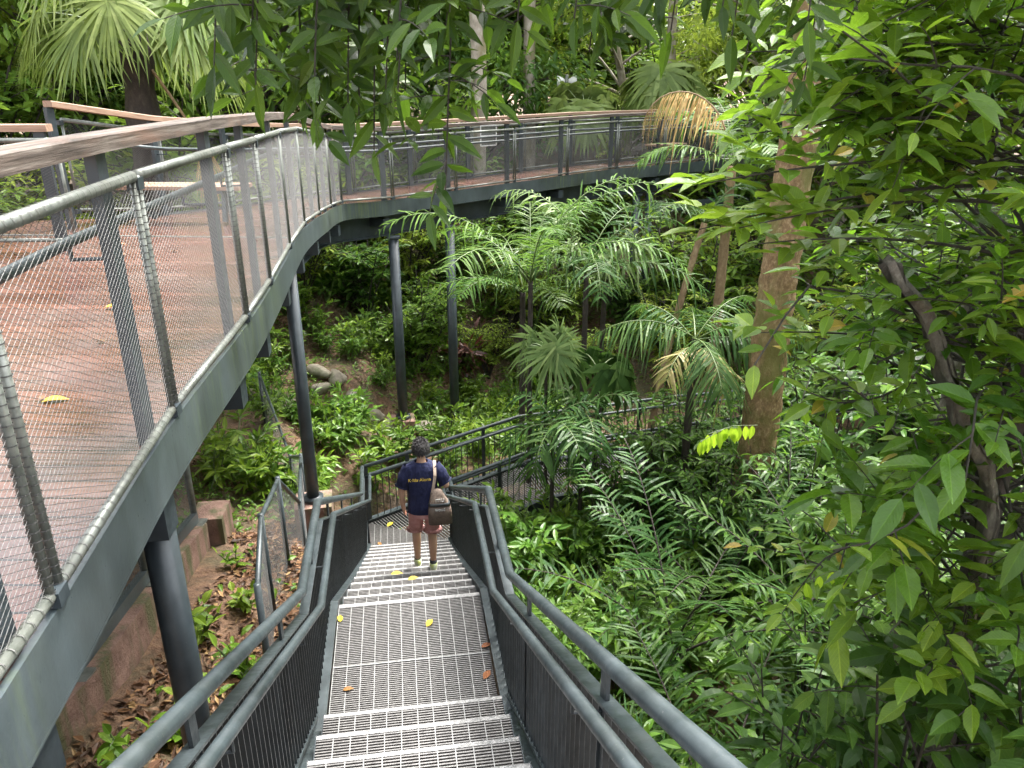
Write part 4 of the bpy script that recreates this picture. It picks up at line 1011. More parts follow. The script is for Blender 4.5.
for i in range(10):
    u = unit(rg.normal(0, 1, 3)) * rg.uniform(.3, 1) ** .5; q = V3(3.1, 3.8, 5.4) + u * V3(2.6, 2.6, 1.3)
    if q[2] < 3.6: continue
    P = bez(TRK(3.6), (TRK(3.8) + q) / 2, q, 6); br.tube(P, np.linspace(.03, .006, 6), 5, False)
    n = 90; o_ = unit(rg.normal(0, 1, (n, 3))) * rg.uniform(.2, 1, (n, 1)) ** .5 * .7; o_[:, 2] *= .6
    leaves(lf, q + o_, unit(o_ * V3(1, 1, .2) + rg.normal(0, .5, (n, 3)) - V3(0, 0, .3)), V3(0, 0, 1) + rg.normal(0, .4, (n, 3)), rg.uniform(.14, .22, n), .07, T_MID, .15, .15)
obj('branches', br, M['twig'], NT); obj('foliage', lf1, M['leaf_tree'], NT); obj('foliage', lf2, M['leaf_mid'], NT); obj('hanging_foliage', over, M['leaf_backlit'], NT)
# isolated sprays of broad leaves reaching left from that tree
for (a, e, n, L, W) in (((2.75, 4.25, -.4), (.86, 3.6, -.42), 12, .23, .095), ((2.75, 4.25, -.5), (.92, 3.8, -.66), 11, .22, .09), ((2.75, 4.25, -.6), (1.05, 3.6, -.62), 11, .22, .09), ((2.8, 4.3, -.9), (1.25, 3.9, -.75), 10, .19, .08), ((2.85, 4.3, -1.5), (1.35, 4.3, -1.35), 10, .19, .085), ((2.85, 4.2, -.2), (1.15, 3.9, -.22), 9, .2, .07)):
    lf = MB(); br = MB()
    P = bez(a, (np.array(a) + e) / 2 + V3(0, 0, .12), e, 8); br.tube(P, np.linspace(.012, .003, 8), 5, False); twig_leaves(lf, rg, P, n, L, W, T_HI, .35, .15, jit=.25)
    for k in range(3):
        q = along(P, .65 + .12 * k); e2 = q + V3(-.22, rg.normal(0, .1), rg.uniform(-.12, .22)); twig_leaves(lf, rg, bez(q, (q + e2) / 2, e2, 5), 6, L * .9, W, T_HI, .2, .1, jit=.25)
    o = obj('leaf_spray', lf, M['leaf_bright'], NT); obj('stalk', br, M['twig'], o); o['label'] = 'lighter green leaves reaching towards the stairs'
# lime young leaves
def lime(P, n, L, W, hang_=True):
    lf = MB(); P = np.asarray(P, float); t = np.linspace(.1, 1, n); p = along(P, t)
    A = np.tile(V3(0.05, 0, -1), (n, 1)) + rg.normal(0, .12, (n, 3)); N = np.tile(V3(-.2, -1, .3), (n, 1)) + rg.normal(0, .15, (n, 3))
    leaves(lf, p, A, N, L * rg.uniform(.85, 1.1, n), W, T_HI, .12, .0)
    o = obj('young_leaves', lf, M['lime'], NT); obj('stalk', MB().tube(P, .003, 5), M['stalk'], o); o['label'] = 'bright lime green young leaves'
lime([(2.0, 6.2, -2.82), (1.85, 6.1, -2.78), (1.62, 6.0, -2.86)], 9, .16, .06)
lime([(2.2, 6.3, -2.84), (1.95, 6.2, -2.80), (1.72, 6.15, -2.86)], 7, .15, .06)
lime([(1.95, 3.75, -2.62), (1.80, 3.7, -2.58), (1.66, 3.65, -2.62)], 4, .125, .048)

# ---------------------------------------------------------------- shrubs: one of each kind, then copies
UG_L = 'low leafy green shrub growing on the slope under the bridge'; UG_G = 'low shrubs on the slope under the bridge'
protoA = make_bush('shrub', UG_L, 'shrub', UG_G, 101, .75, .45, 7, 9, .17, .055, 'leaf_shrub')
protoB = make_bush('shrub', 'bright yellow green young shrub on the slope under the bridge', 'shrub', 'bright young shrubs on the slope', 102, .8, .4, 6, 8, .19, .06, 'leaf_bright')
protoC = make_bush('fern', 'small arching green fern on the bank under the bridge', 'fern', 'ferns on the bank', 103, .5, .55, 9, 16, .13, .025, 'leaf_shrub', T=T_STRIP, twigs=0, erect=.2)
protoD = make_bush('shrub', 'glossy dark leaved shrub on the right slope below the stairs', 'shrub', 'glossy shrubs right of the stairs', 104, 1.5, .7, 8, 12, .21, .062, 'leaf_glossy', T=T_HI, r=.014, stem='twig')
protoE = make_bush('shrub', 'fresh green broad leaved shrub right of the stairs', 'shrub', 'fresh green shrubs right of the stairs', 105, 1.1, .6, 8, 10, .20, .07, 'leaf_shrub', T=T_HI, r=.012)
protoF = make_bush('sapling', 'tall sapling with narrow drooping green leaves on the right', 'sapling', 'narrow leaved saplings on the right', 106, 2.6, .8, 6, 13, .24, .065, 'leaf_glossy', T=T_HI, twigs=6, r=.018, stem='twig', droop=.35)
protoG = make_bush('bush', 'big dense green bush standing behind the walkway', 'bush', 'dense bushes behind the walkway', 107, 3.2, 1.6, 16, 16, .26, .10, 'leaf_bg', twigs=8, r=.03, stem='twig')
protoH = make_bush('bush', 'yellow green feathery bush standing behind the walkway', 'bush', 'yellow green bushes behind the walkway', 108, 2.8, 1.4, 15, 18, .2, .06, 'leaf_bgy', twigs=8, r=.025, stem='twig')
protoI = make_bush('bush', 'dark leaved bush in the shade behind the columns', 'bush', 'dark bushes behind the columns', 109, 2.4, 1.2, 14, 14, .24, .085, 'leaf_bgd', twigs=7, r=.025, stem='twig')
protoJ = make_bush('sapling', 'sapling with big ribbed wet leaves at the lower right', 'sapling', 'big leaved saplings at the lower right', 110, 2.9, .75, 5, 9, .30, .115, 'leaf_glossy', T=T_HI, twigs=5, r=.018, stem='twig', droop=.3)
protoK = make_bush('seedling', 'small green seedling on the bare soil beside the kerb', 'seedling', 'seedlings on the bare soil', 111, .3, .18, 4, 5, .12, .055, 'leaf_bright', T=T_HI, twigs=1)
used = {}
def plant(proto, x, y, sc, rz, dz=0., label=None, tilt=(0, 0)):
    z = float(gz(x, y)) + dz
    if proto.name not in used:
        used[proto.name] = 1; proto.location = (x, y, z); proto.rotation_euler = (tilt[0], tilt[1], rz); proto.scale = (sc,) * 3
        if label: proto['label'] = label
        return proto
    return dup(proto, (x, y, z), rz, sc, label, None, tilt)
rg = np.random.default_rng(200)
def scatter(proto, n, xr, yr, sc, cond=lambda x, y: True, gap=.45, tries=4000, zt=.5):
    pts = []; k = 0
    while len(pts) < n and k < tries:
        k += 1; x = rg.uniform(*xr); y = rg.uniform(*yr)
        if not cond(x, y) or not free(x, y): continue
        z = float(gz(x, y))
        if not seen(x, y, z + zt): continue
        if any((x - a) ** 2 + (y - b) ** 2 < gap ** 2 for a, b in pts): continue
        pts.append((x, y)); plant(proto, x, y, rg.uniform(*sc), rg.uniform(0, 6.28), -.03)
bare = lambda x, y: not (x < -1.2 and x > -2.9 and y < 9.6)
rocky = lambda x, y: bare(x, y) and not (-4.6 < x < -1.5 and 13.0 < y < 15.6)
scatter(protoA, 100, (-6.5, 1.5), (9.6, 20.5), (.75, 1.4), rocky, .36)
scatter(protoB, 60, (-5.5, 1.5), (9.8, 20), (.6, 1.15), rocky, .5)
scatter(protoC, 44, (-5.5, 1.5), (8.6, 19), (.6, 1.15), rocky, .5)
scatter(protoE, 70, (-.3, 5), (4.2, 12), (.6, 1.1), bare, .5)
scatter(protoD, 34, (1.2, 7.5), (4.2, 13), (.55, 1.05), bare, .55)
scatter(protoF, 16, (2.9, 7.5), (4.8, 12.5), (.7, 1.2), bare, .8)
for (x, y, s, rz) in ((2.55, 3.75, 1.0, .3), (3.35, 3.3, 1.1, 2.0), (4.0, 4.3, 1.1, 4.1), (2.05, 4.35, .8, 1.2), (2.9, 4.9, 1.0, 5.5)): plant(protoJ, x, y, s, rz)
for (x, y, s, rz) in ((-1.9, 4.35, 1.0, 0), (-1.98, 3.6, 1.0, 1), (-2.15, 3.25, .9, 2), (-2.35, 4.75, 1.1, 3), (-2.2, 5.2, .8, 4), (-2.1, 3.95, .8, 5), (-2.5, 5.9, .7, .5)): plant(protoK, x, y, s * 1.1, rz)
# shrub beside the chain link fence
for (x, y, s) in ((-1.62, 5.7, .62), (-1.70, 6.15, .55)): 
    o = plant(protoE, x, y, s, x * 9); o['label'] = 'small leafy shrub against the stair railing beside the soil path'; o['group'] = 'shrubs beside the soil path'
o = make_bush('shrub', 'maroon leaved plant in the shade between the columns', 'shrub', None, 112, .8, .5, 8, 10, .3, .05, 'red_leaf', T=T_STRIP, twigs=1); o.location = (-1.3, 18.0, float(gz(-1.3, 18.0)) + .1); o.scale = (1.6,) * 3
for (x, y, s) in ((1.5, 10.7, .85), (1.9, 11.1, .9), (2.35, 11.3, .9), (2.7, 11.5, .95), (3.1, 11.7, .9), (3.5, 11.4, .9), (3.25, 9.7, .8), (3.7, 9.8, .85), (2.95, 10.1, .75)): plant(protoF, x, y, s, x * 5)
# behind the bridge
for (x, y, s) in ((-5.6, 15.8, .7), (-2.2, 17.6, .7), (-.2, 21.5, 1.0), (2.0, 21.3, 1.0), (4.6, 18.6, 1.1), (7.0, 17.5, 1.1), (6.2, 22.5, 1.2), (9.5, 19, 1.3), (-7.5, 17, 1.2), (-9.5, 14, 1.0), (-11.5, 17, 1.3), (-5.2, 20.5, 1.2), (-12.5, 13, 1.2), (-2.2, 23.0, 1.3), (1, 33, 2.0), (4.5, 35, 2.1), (8, 37, 2.2), (12, 39, 2.3), (-1.5, 36, 2.0), (6, 31, 1.7), (10.5, 34, 2.0), (3, 40, 2.2), (15, 36, 2.2), (11.5, 15, 1.3), (9, 12, 1.2), (7.2, 9.6, 1.1), (7.8, 13.5, 1.2)): plant(protoG, x, y, s, rg.uniform(0, 6.28))
for (x, y, s) in ((-4.8, 17.3, .9), (-2.7, 19.4, 1.0), (-.6, 18.6, .6), (1.8, 17.8, .6), (-4.0, 21.0, 1.2), (1.0, 19.6, .95), (.0, 19.9, .8), (3.6, 17.0, .8), (-8.6, 15.6, 1.2), (-6.2, 18.6, 1.2), (-10.6, 15.0, 1.1), (3.0, 24.4, 1.2), (6.0, 15.4, .9), (8.2, 16.0, 1.1), (-13.5, 15.4, 1.3), (5.5, 20.0, 1.1)): plant(protoH, x, y, s, rg.uniform(0, 6.28))
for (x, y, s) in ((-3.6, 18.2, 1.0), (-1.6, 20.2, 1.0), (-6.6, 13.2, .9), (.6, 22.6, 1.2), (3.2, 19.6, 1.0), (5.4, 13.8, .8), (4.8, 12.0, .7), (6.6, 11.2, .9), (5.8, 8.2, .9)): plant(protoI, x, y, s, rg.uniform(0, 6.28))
# forest trees behind
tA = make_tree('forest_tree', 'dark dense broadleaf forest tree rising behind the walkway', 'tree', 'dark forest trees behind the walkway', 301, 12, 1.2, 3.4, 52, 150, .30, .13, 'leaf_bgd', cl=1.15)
tB = make_tree('forest_tree', 'light yellow green airy tree with fine leaves in the forest behind', 'tree', 'light green airy forest trees', 302, 12, 2.0, 3.6, 40, 120, .24, .09, 'leaf_bgy', cl=.95, bark='bark_grey', lean=1.5)
tC = make_tree('forest_tree', 'mid green broad leaved forest tree behind the walkway', 'tree', 'mid green forest trees', 303, 9.5, .8, 3.2, 48, 140, .34, .15, 'leaf_bg', cl=1.1)
tD = make_tree('forest_tree', 'tall slender pale barked forest tree far behind', 'tree', 'tall slender pale trunked trees', 304, 19, 9, 3.2, 36, 150, .3, .12, 'leaf_bg', tr=.22, bark='bark_grey')
for (x, y, s) in ((-4.5, 26.5, 1.0), (-1.0, 27.5, 1.05), (-9, 24, 1.1), (-14, 24, 1.2), (10, 23, 1.0), (14, 26, 1.2), (-19, 28, 1.3), (-6, 35, 1.2), (13, 17.5, 1.0), (16, 20, 1.1)): plant(tA, x, y, s, rg.uniform(0, 6.28))
for (x, y, s) in ((4.2, 29, 1.0), (1.2, 34, 1.2), (8.2, 27.5, 1.0), (-12, 20.5, .9), (-7.5, 27, 1.0), (6, 40, 1.3), (12, 33, 1.2), (-16, 20, 1.0), (17, 30, 1.2), (-3, 40, 1.3)): plant(tB, x, y, s, rg.uniform(0, 6.28))
for (x, y, s) in ((-10.5, 19.5, .9), (-6.8, 22.5, 1.0), (-2.6, 31, 1.1), (-15, 17, 1.0), (10.5, 29, 1.1), (-12, 30, 1.2), (11, 12, .9), (9.5, 8, .8), (20, 24, 1.2), (-22, 22, 1.2), (-2, 46, 1.4), (-10, 42, 1.4), (19, 38, 1.4), (-19, 38, 1.4), (8.5, 5.2, .8)): plant(tC, x, y, s, rg.uniform(0, 6.28))
for (x, y, s) in ((-3.4, 24.2, .9), (5.2, 26.4, .95), (-8.2, 21, .9), (9.2, 21.5, .9), (12.2, 21, 1.0)): plant(tD, x, y, s, rg.uniform(0, 6.28))
# ---------------------------------------------------------------- ground cover and leaf litter (uncountable)
rg = np.random.default_rng(400)
n = 46000; x = rg.uniform(-8, 9, n); y = rg.uniform(3, 22, n)
dens = .5 + .5 * np.sin(x * 1.3 + 1.0) * np.sin(y * 1.1 + x * .3) ; keep = (rg.uniform(0, 1, n) < .35 + .65 * dens) & ~((x < -1.1) & (x > -3.2) & (y < 9.8) & (rg.uniform(0, 1, n) < .93)) & ~((x < -2.6) & (y < 6))
x = x[keep]; y = y[keep]; fr_ = np.array([free(a, b, -.1) for a, b in zip(x, y)]); x = x[fr_]; y = y[fr_]; n = len(x); z = gz(x, y)
a = rg.uniform(0, 2 * PI, n); el = rg.uniform(.0, .9, n); lf = MB()
leaves(lf, np.stack([x, y, z + rg.uniform(0, .16, n)], -1), np.stack([np.cos(a) * np.cos(el), np.sin(a) * np.cos(el), np.sin(el)], -1), V3(0, 0, 1) + rg.normal(0, .3, (n, 3)), rg.uniform(.07, .19, n), rg.uniform(.03, .06, n), T_MID, .15, .5)
tag(obj('ground_cover', lf, M['leaf_shrub']), 'low green ground cover leaves carpeting the forest floor', 'ground cover', kind='stuff')
n = 42000; x = np.concatenate([rg.uniform(-3.2, -.6, 29000), rg.uniform(-7, 8, 13000)]); y = np.concatenate([rg.uniform(1.5, 11, 29000), rg.uniform(5, 20, 13000)])
z = gz(x, y); a = rg.uniform(0, 2 * PI, n); lf = MB()
kp_ = np.sin(x * 3.1 + y) * np.sin(y * 2.3 - x) > rg.uniform(-1.4, .6, n); kp_ &= ~((x < -2.52) & (y < 6.4)); x, y, z, a = x[kp_], y[kp_], z[kp_], a[kp_]; n = len(x)
leaves(lf, np.stack([x, y, z + .012 + rg.uniform(0, .02, n)], -1), np.stack([np.cos(a), np.sin(a), rg.normal(0, .25, n)], -1), V3(0, 0, 1) + rg.normal(0, .35, (n, 3)), rg.uniform(.035, .11, n), rg.uniform(.02, .05, n), T_LO, .25, .0)
tag(obj('leaf_litter', lf, M['litter']), 'brown fallen leaf litter scattered over the soil', 'leaf litter', kind='stuff')
# ---------------------------------------------------------------- rocks
rg = np.random.default_rng(500)
def rock(loc, r, label, group, seed):
    q = np.random.default_rng(seed); ph = q.uniform(0, 6.28, 9)
    fn = lambda v: v * (1 + .13 * np.sin(v[:, :1] * 3.1 + ph[0]) + .11 * np.sin(v[:, 1:2] * 3.7 + ph[1]) + .10 * np.sin(v[:, 2:] * 4.3 + ph[2]) + .05 * np.sin(v[:, :1] * 9 + v[:, 1:2] * 8 + ph[3]))
    o = obj('rock', MB().blob((0, 0, 0), r, 16, 11, fn), M['rock'], None, True); o.location = loc; o.rotation_euler = (q.normal(0, .15), q.normal(0, .15), q.uniform(0, 6)); return tag(o, label, 'rock', group)
k = 0
for i in range(7):
    x = -3.98 + i * .37; y = 14.9 - i * .06 + rg.normal(0, .05); z = float(gz(x, y))
    rock((x, y, z + .12), (.24 * rg.uniform(.8, 1.2), .18, .15 * rg.uniform(.8, 1.15)), 'rounded pale rock in the row along the planted bank', 'rocks edging the planted bank', 510 + i)
for i in range(4):
    x = -3.85 + i * .42; y = 14.5; z = float(gz(x, y)); rock((x, y, z + .05), (.2, .16, .12), 'rounded pale rock in the row along the planted bank', 'rocks edging the planted bank', 530 + i)
for i, (x, y, s) in enumerate(((-4.6, 12.9, .30), (-4.25, 13.2, .24), (-4.75, 13.4, .22), (-4.0, 12.8, .18))):
    rock((x, y, float(gz(x, y)) + .08), (s, s * .85, s * .7), 'brown boulder in the loose heap beside the chain link fence', 'boulders beside the chain link fence', 540 + i)
rock((-1.9, 7.4, float(gz(-1.9, 7.4)) - .02), (.5, .38, .10), 'flat grey stone slab set in the bare soil path', None, 551)
# ---------------------------------------------------------------- fallen leaves on the stairs
def fallen(s, o, z, L, m, label, rz, grp=None):
    q = MB(); a = rz; leaves(q, V3(0, 0, 0)[None], V3(math.cos(a), math.sin(a), .12)[None], V3(.15, 0, 1)[None], L, L * .5, T_HI, .2, .1)
    p = sp(s, o, z + .006); ob = obj('fallen_leaf', q, M[m]); ob.location = p; tag(ob, label, 'leaf', grp)
fallen(1.02, .12, -4.0, .10, 'yleaf', 'yellow leaf lying on the upper landing near its far edge', 1.2)
fallen(1.18, -.56, -4.0, .09, 'yleaf', 'yellow leaf at the left edge of the upper landing', 1.8)
fallen(.72, .52, -4.0, .09, 'bleaf', 'brown curled leaf on the right edge of the upper landing beside the stringer', .4)
fallen(.38, .50, -4.0, .10, 'bleaf', 'orange brown leaf on the upper landing nearest the steps up', 1.1)
fallen(.42, -.50, -4.0, .08, 'bleaf', 'dark brown leaf at the left of the upper landing', .2)
fallen(1.95, -.02, -4.2, .11, 'yleaf', 'yellow leaf on the second step below the landing', .3)
fallen(2.35, -.18, -4.4 - .0, .12, 'yleaf', 'yellow leaf on the third step below the landing', .1)
fallen(6.55, .35, -6.6, .14, 'yleaf', 'yellow leaf on the lower landing beside the right railing', .2)
fallen(6.85, -.35, -6.6, .15, 'yleaf', 'yellow leaf beside the far edge of the lower landing', 1.0)
fallen(6.3, -.45, -6.6, .12, 'bleaf', 'brown leaf at the left corner of the lower landing', 2.0)
rgd = np.random.default_rng(77)
for i in range(16):
    yy = rgd.uniform(2.2, 9); q = MB(); leaves(q, V3(0, 0, 0)[None], unit(V3(rgd.normal(), rgd.normal(), .1))[None], V3(.1, .1, 1)[None], rgd.uniform(.05, .09), .035, T_HI, .3, .1); ob = obj('fallen_leaf', q, M['litter'])
    ob.location = (np.interp(yy, OD[:, 1], OD[:, 0]) - rgd.uniform(.3, 3), yy, float(np.interp(yy, OUT[:, 1][:9], OUT[:, 2][:9])) - .018); tag(ob, 'small brown fallen leaf on the wet deck boards', 'leaf', 'brown leaves strewn on the deck')
for (lx_, ly_, m_, lab, L) in ((-2.35, 3.55, 'yleaf', 'yellow leaf on the wet deck boards near the second post', .13), (-2.9, 5.3, 'yleaf', 'pale yellow leaf in the middle of the wet deck', .13), (-4.2, 7.9, 'bleaf', 'large curled orange leaf on the deck by the bench', .22)):
    q = MB(); leaves(q, V3(0, 0, 0)[None], V3(.9, .3, .1)[None], V3(.1, 0, 1)[None], L, L * .45, T_HI, .25, .1); ob = obj('fallen_leaf', q, M[m_]); ob.location = (lx_, ly_, -1.475 if ly_ < 6 else -1.54); tag(ob, lab, 'leaf')
# ================================================================ person walking down the stairs
def skin_body(V, E, Rr, root=0, sub=2):
    me = bpy.data.meshes.new('tmp'); me.from_pydata([tuple(v) for v in V], E, []); o = bpy.data.objects.new('tmp', me); COL.objects.link(o)
    o.modifiers.new('s', 'SKIN'); 
    if not me.skin_vertices: me.attributes.new('skin', 'FLOAT_VECTOR', 'POINT')
    sv = me.skin_vertices[0].data
    for i, r in enumerate(Rr): sv[i].radius = (r, r) if np.isscalar(r) else r
    sv[root].use_root = True; s = o.modifiers.new('u', 'SUBSURF'); s.levels = sub; s.render_levels = sub
    dg = bpy.context.evaluated_depsgraph_get(); ev = o.evaluated_get(dg).to_mesh()
    VV = np.array([v.co[:] for v in ev.vertices]); q = []; t3 = []
    for p in ev.polygons:
        (q if len(p.vertices) == 4 else t3).append(list(p.vertices)) if len(p.vertices) in (3, 4) else None
    bpy.data.objects.remove(o); mb = MB(); fs = []
    if q: fs.append(np.array(q))
    if t3: fs.append(np.array(t3))
    mb.add(VV, fs); return mb
V = []; E = []; RR = []
def jt(p, r, frm=None):
    V.append(p); RR.append(r)
    if frm is not None: E.append((frm, len(V) - 1))
    return len(V) - 1
pel = jt((0, 0, .86), .105); wa = jt((0, .0, 1.0), (.12, .09), pel); ch = jt((0, .01, 1.22), (.14, .095), wa); nb = jt((0, .0, 1.37), .062, ch); nk = jt((0, .015, 1.43), .050, nb); hd0 = jt((0, .035, 1.50), .055, nk)
FL, FR = (-.09, .30, -.05), (.085, -.02, .09)
for sd, an, kn in ((-1, FL, (-.09, .19, .42)), (1, FR, (.088, .02, .47))):
    hp = jt((sd * .085, .0, .80), .085, pel); k1 = jt(kn, .053, hp); m_ = jt(tuple((np.array(kn) * .68 + np.array(an) * .32) + V3(0, -.012, 0)), .053, k1); a_ = jt(an, .034, m_); jt((an[0], an[1] + .11, an[2] - .05), .033, a_)
def arm(sd, el, wr, hdp, curl):
    s = jt((sd * .165, .0, 1.335), .058, ch); e_ = jt(el, .040, s); w_ = jt(wr, .027, e_); p_ = jt(hdp, (.036, .02), w_)
    d = unit(np.array(hdp) - wr); side = unit(np.cross(d, V3(sd, 0, 0)) + 1e-6)
    for k in range(4):
        b0 = np.array(hdp) + side * (k - 1.5) * .017 + d * .025; f1 = b0 + d * (.034 - abs(k - 1.3) * .004) + np.array(curl) * .4; f2 = f1 + d * .02 + np.array(curl)
        i1 = jt(tuple(b0), .0095, p_); i2 = jt(tuple(f1), .0085, i1); jt(tuple(f2), .007, i2)
    th = np.array(wr) * .45 + np.array(hdp) * .55 + side * .032; i1 = jt(tuple(th), .011, p_); jt(tuple(th + d * .035 + side * .012 + np.array(curl) * .5), .008, i1)
arm(-1, (-.235, -.03, 1.08), (-.225, .03, .85), (-.218, .055, .785), (.012, .008, 0))
arm(1, (.265, -.04, 1.11), (.262, .17, 1.03), (.235, .235, 1.02), (-.012, 0, -.01))
body = skin_body(V, E, RR)
# head: skull, jaw, ears, nose on the same mesh
def headf(v):
    w = v.copy(); lo = np.clip(-v[:, 2], 0, 1); w[:, 0] *= 1 - .28 * lo; w[:, 1] *= 1 - .12 * lo; w[:, 1] += .1 * lo; return w
body.blob((0, .045, 1.535), (.073, .092, .108), 20, 14, headf)
for sd in (-1, 1): body.blob((sd * .076, .035, 1.525), (.012, .02, .032), 8, 6)
body.blob((0, .14, 1.52), (.014, .022, .024), 8, 6)
px_, py_ = -.945, 7.18
def folds(m, s, st):
    nt = m.node_tree; b = nt.nodes['Principled BSDF']; bump(nt, b, noise(nt, coords(nt, 'Object', (1, 1, .45)), s, 3, .5), st, .05)
PR = thing('person', 'person in navy T-shirt and pink shorts walking down the stairs with a shoulder bag', 'person', (0, 0, 0))
M['skin'] = simple('skin', (.46, .26, .17), (.56, .34, .235), 6, (.45, .55), 0, 0); M['skin'].node_tree.nodes['Principled BSDF'].inputs['Subsurface Weight'].default_value = .06
M['navy'] = simple('navy_cotton', (.006, .009, .042), (.012, .016, .065), 30, (.8, .9), 0, .4); M['pink'] = simple('pink_cotton', (.52, .23, .22), (.62, .33, .31), 20, (.8, .9), 0, .4)
folds(M['navy'], 11, .9); folds(M['pink'], 13, .8); M['hair'] = simple('black_hair', (.006, .0045, .0045), (.014, .010, .010), 60, (.45, .65), 0, .8, (1, 1, .3)); M['shoe'] = simple('trainer_mesh', (.55, .62, .12), (.70, .74, .62), 18, (.6, .8), 0, .3)
M['sole'] = simple('shoe_sole', (.6, .6, .58), (.72, .72, .70), 10, (.6, .8)); M['bag'] = simple('brown_bag_leather', (.085, .058, .045), (.16, .115, .09), 24, (.45, .65), 0, .3)
M['bagtop'] = simple('taupe_patterned_cloth', (.12, .085, .065), (.36, .27, .21), 34, (.6, .8), 0, .3); M['yellow'] = simple('yellow_print', (.72, .50, .06), (.80, .58, .10), 8, (.6, .7), 0, 0); M['sock'] = simple('dark_sock', (.03, .03, .035), (.06, .06, .065), 20, (.8, .9)); M['sclera'] = simple('eye_white', (.6, .58, .55), (.7, .68, .65), 5, (.2, .3)); M['strap'] = simple('tan_strap', (.34, .25, .19), (.46, .36, .29), 20, (.5, .7))
bo = obj('body', body, M['skin'], PR, True)
q = MB(); 
for sd in (-1, 1): q.blob((sd * .03, .128, 1.545), (.012, .008, .008), 8, 6)
obj('eyes', q, M['hair'], PR, True)
q = MB().blob((0, .128, 1.475), (.024, .006, .006), 8, 6); M['lip'] = simple('lip', (.35, .13, .10), (.40, .16, .12), 5, (.4, .5)); obj('mouth', q, M['lip'], PR, True)
def hairf(v):
    w = v.copy(); rg_ = np.random.default_rng(9); w *= 1 + rg_.uniform(-.02, .035, (len(v), 1))
    cut = (v[:, 1] > .35) & (v[:, 2] < .45); w[cut, 1] = .35; lowb = v[:, 2] < -.30; w[lowb, 2] = -.30 - (v[lowb, 2] + .30) * .25; w[lowb, :2] *= .9; return w
hb = MB().blob((0, .028, 1.562), (.086, .104, .108), 28, 20, hairf)
rg_ = np.random.default_rng(4); n = 2600; u = unit(rg_.normal(0, 1, (n, 3))); u = u[(u[:, 2] > -.42) & ~((u[:, 1] > .3) & (u[:, 2] < .35))]; n = len(u)
root_ = u * V3(.082, .098, .106) + V3(0, .028, 1.562); root_[:, :2] *= np.where(u[:, 2:3] < -.2, .94, 1)
leaves(hb, root_, u * .75 + V3(0, -.1, -.65) * (1 - np.abs(u[:, 2:3])) + rg_.normal(0, .14, (n, 3)), u, rg_.uniform(.02, .04, n), .006, T_STRIP, .2, .5)
obj('hair', hb, M['hair'], PR, False)
# T-shirt
k = 28; sh = MB(); rg_ = np.random.default_rng(3)
rings = [((0, .0, .795), .172, .120), ((0, .0, .80), .176, .124), ((0, .0, .90), .168, .118), ((0, .0, 1.02), .160, .112), ((0, .005, 1.14), .170, .118), ((0, .005, 1.26), .186, .120), ((0, .0, 1.33), .192, .108), ((0, -.002, 1.375), .165, .088), ((0, .0, 1.402), .112, .075), ((0, .005, 1.418), .078, .068), ((0, .005, 1.412), .070, .060)]
sh.loft(rings, k, False)
for i, v in enumerate(sh.V): v[:, :2] *= 1 + .012 * np.sin(v[:, 2:3] * 37 + np.arctan2(v[:, 1:2], v[:, 0:1]) * 3) 
for sd, e in ((-1, (-.222, -.025, 1.13)), (1, (.25, -.03, 1.155))):
    s0 = V3(sd * .13, .0, 1.345); e = np.array(e); sh.tube([s0, s0 * .5 + e * .5 + V3(sd * .012, 0, .01), e, e + (e - s0) * .02, e - (e - s0) * .1], [.078, .074, .070, .062, .052], 16, False)
so = obj('t_shirt', sh, M['navy'], PR, True)
# pink shorts
q = MB().loft([((0, .0, .90), .150, .105), ((0, .0, .84), .160, .115), ((0, .0, .76), .160, .116), ((0, .005, .735), .152, .110)], 24, False)
for sd, kn in ((-1, V3(-.095, .12, .50)), (1, V3(.098, .015, .535))):
    a = V3(sd * .082, .0, .80); q.tube([a, a * .5 + kn * .5, kn, kn + V3(0, 0, -.004), kn + V3(0, 0, .04)], [.088, .084, .081, .078, .07], 18, False)
obj('shorts', q, M['pink'], PR, True)
def shoe(an, nm='shoe'):
    an = np.array(an); q = MB().loft([(an + V3(0, .055, -.085), .042, .125), (an + V3(0, .055, -.06), .046, .130)], 18); so_ = obj(nm, MB().loft([(an + V3(0, .055, -.066), .043, .124), (an + V3(0, .050, -.035), .045, .118), (an + V3(0, .022, -.008), .044, .085), (an + V3(0, .0, .022), .043, .052)], 18), M['shoe'], PR, True)
    obj('sole', q, M['sole'], so_); obj('sock', MB().tube([an + V3(0, 0, -.02), an + V3(0, -.002, .06)], .042, 14), M['sock'], PR, True)
shoe(FL); shoe(FR)
def text(body_, size, mtx, m, parent, name='lettering', ext=.002):
    cu = bpy.data.curves.new(name, 'FONT'); cu.body = body_; cu.size = size; cu.extrude = ext; cu.align_x = 'CENTER'; cu.materials.append(M[m])
    q = bpy.data.objects.new('tmp', cu); COL.objects.link(q); me = bpy.data.meshes.new_from_object(q.evaluated_get(bpy.context.evaluated_depsgraph_get())); bpy.data.objects.remove(q)
    o = bpy.data.objects.new(name, me); COL.objects.link(o); o.parent = parent; o.location = mtx[0]; o.rotation_euler = mtx[1]; return o
text('K·Ida·Alone', .052, ((-.03, -.119, 1.225), (R(88), 0, 0)), 'yellow', so, 'lettering', .0015)
# move person onto the steps, facing down the flight
PR.scale = (.95,) * 3; PR.location = (px_, py_, -4.985); PR.rotation_euler = (0, 0, SA); 
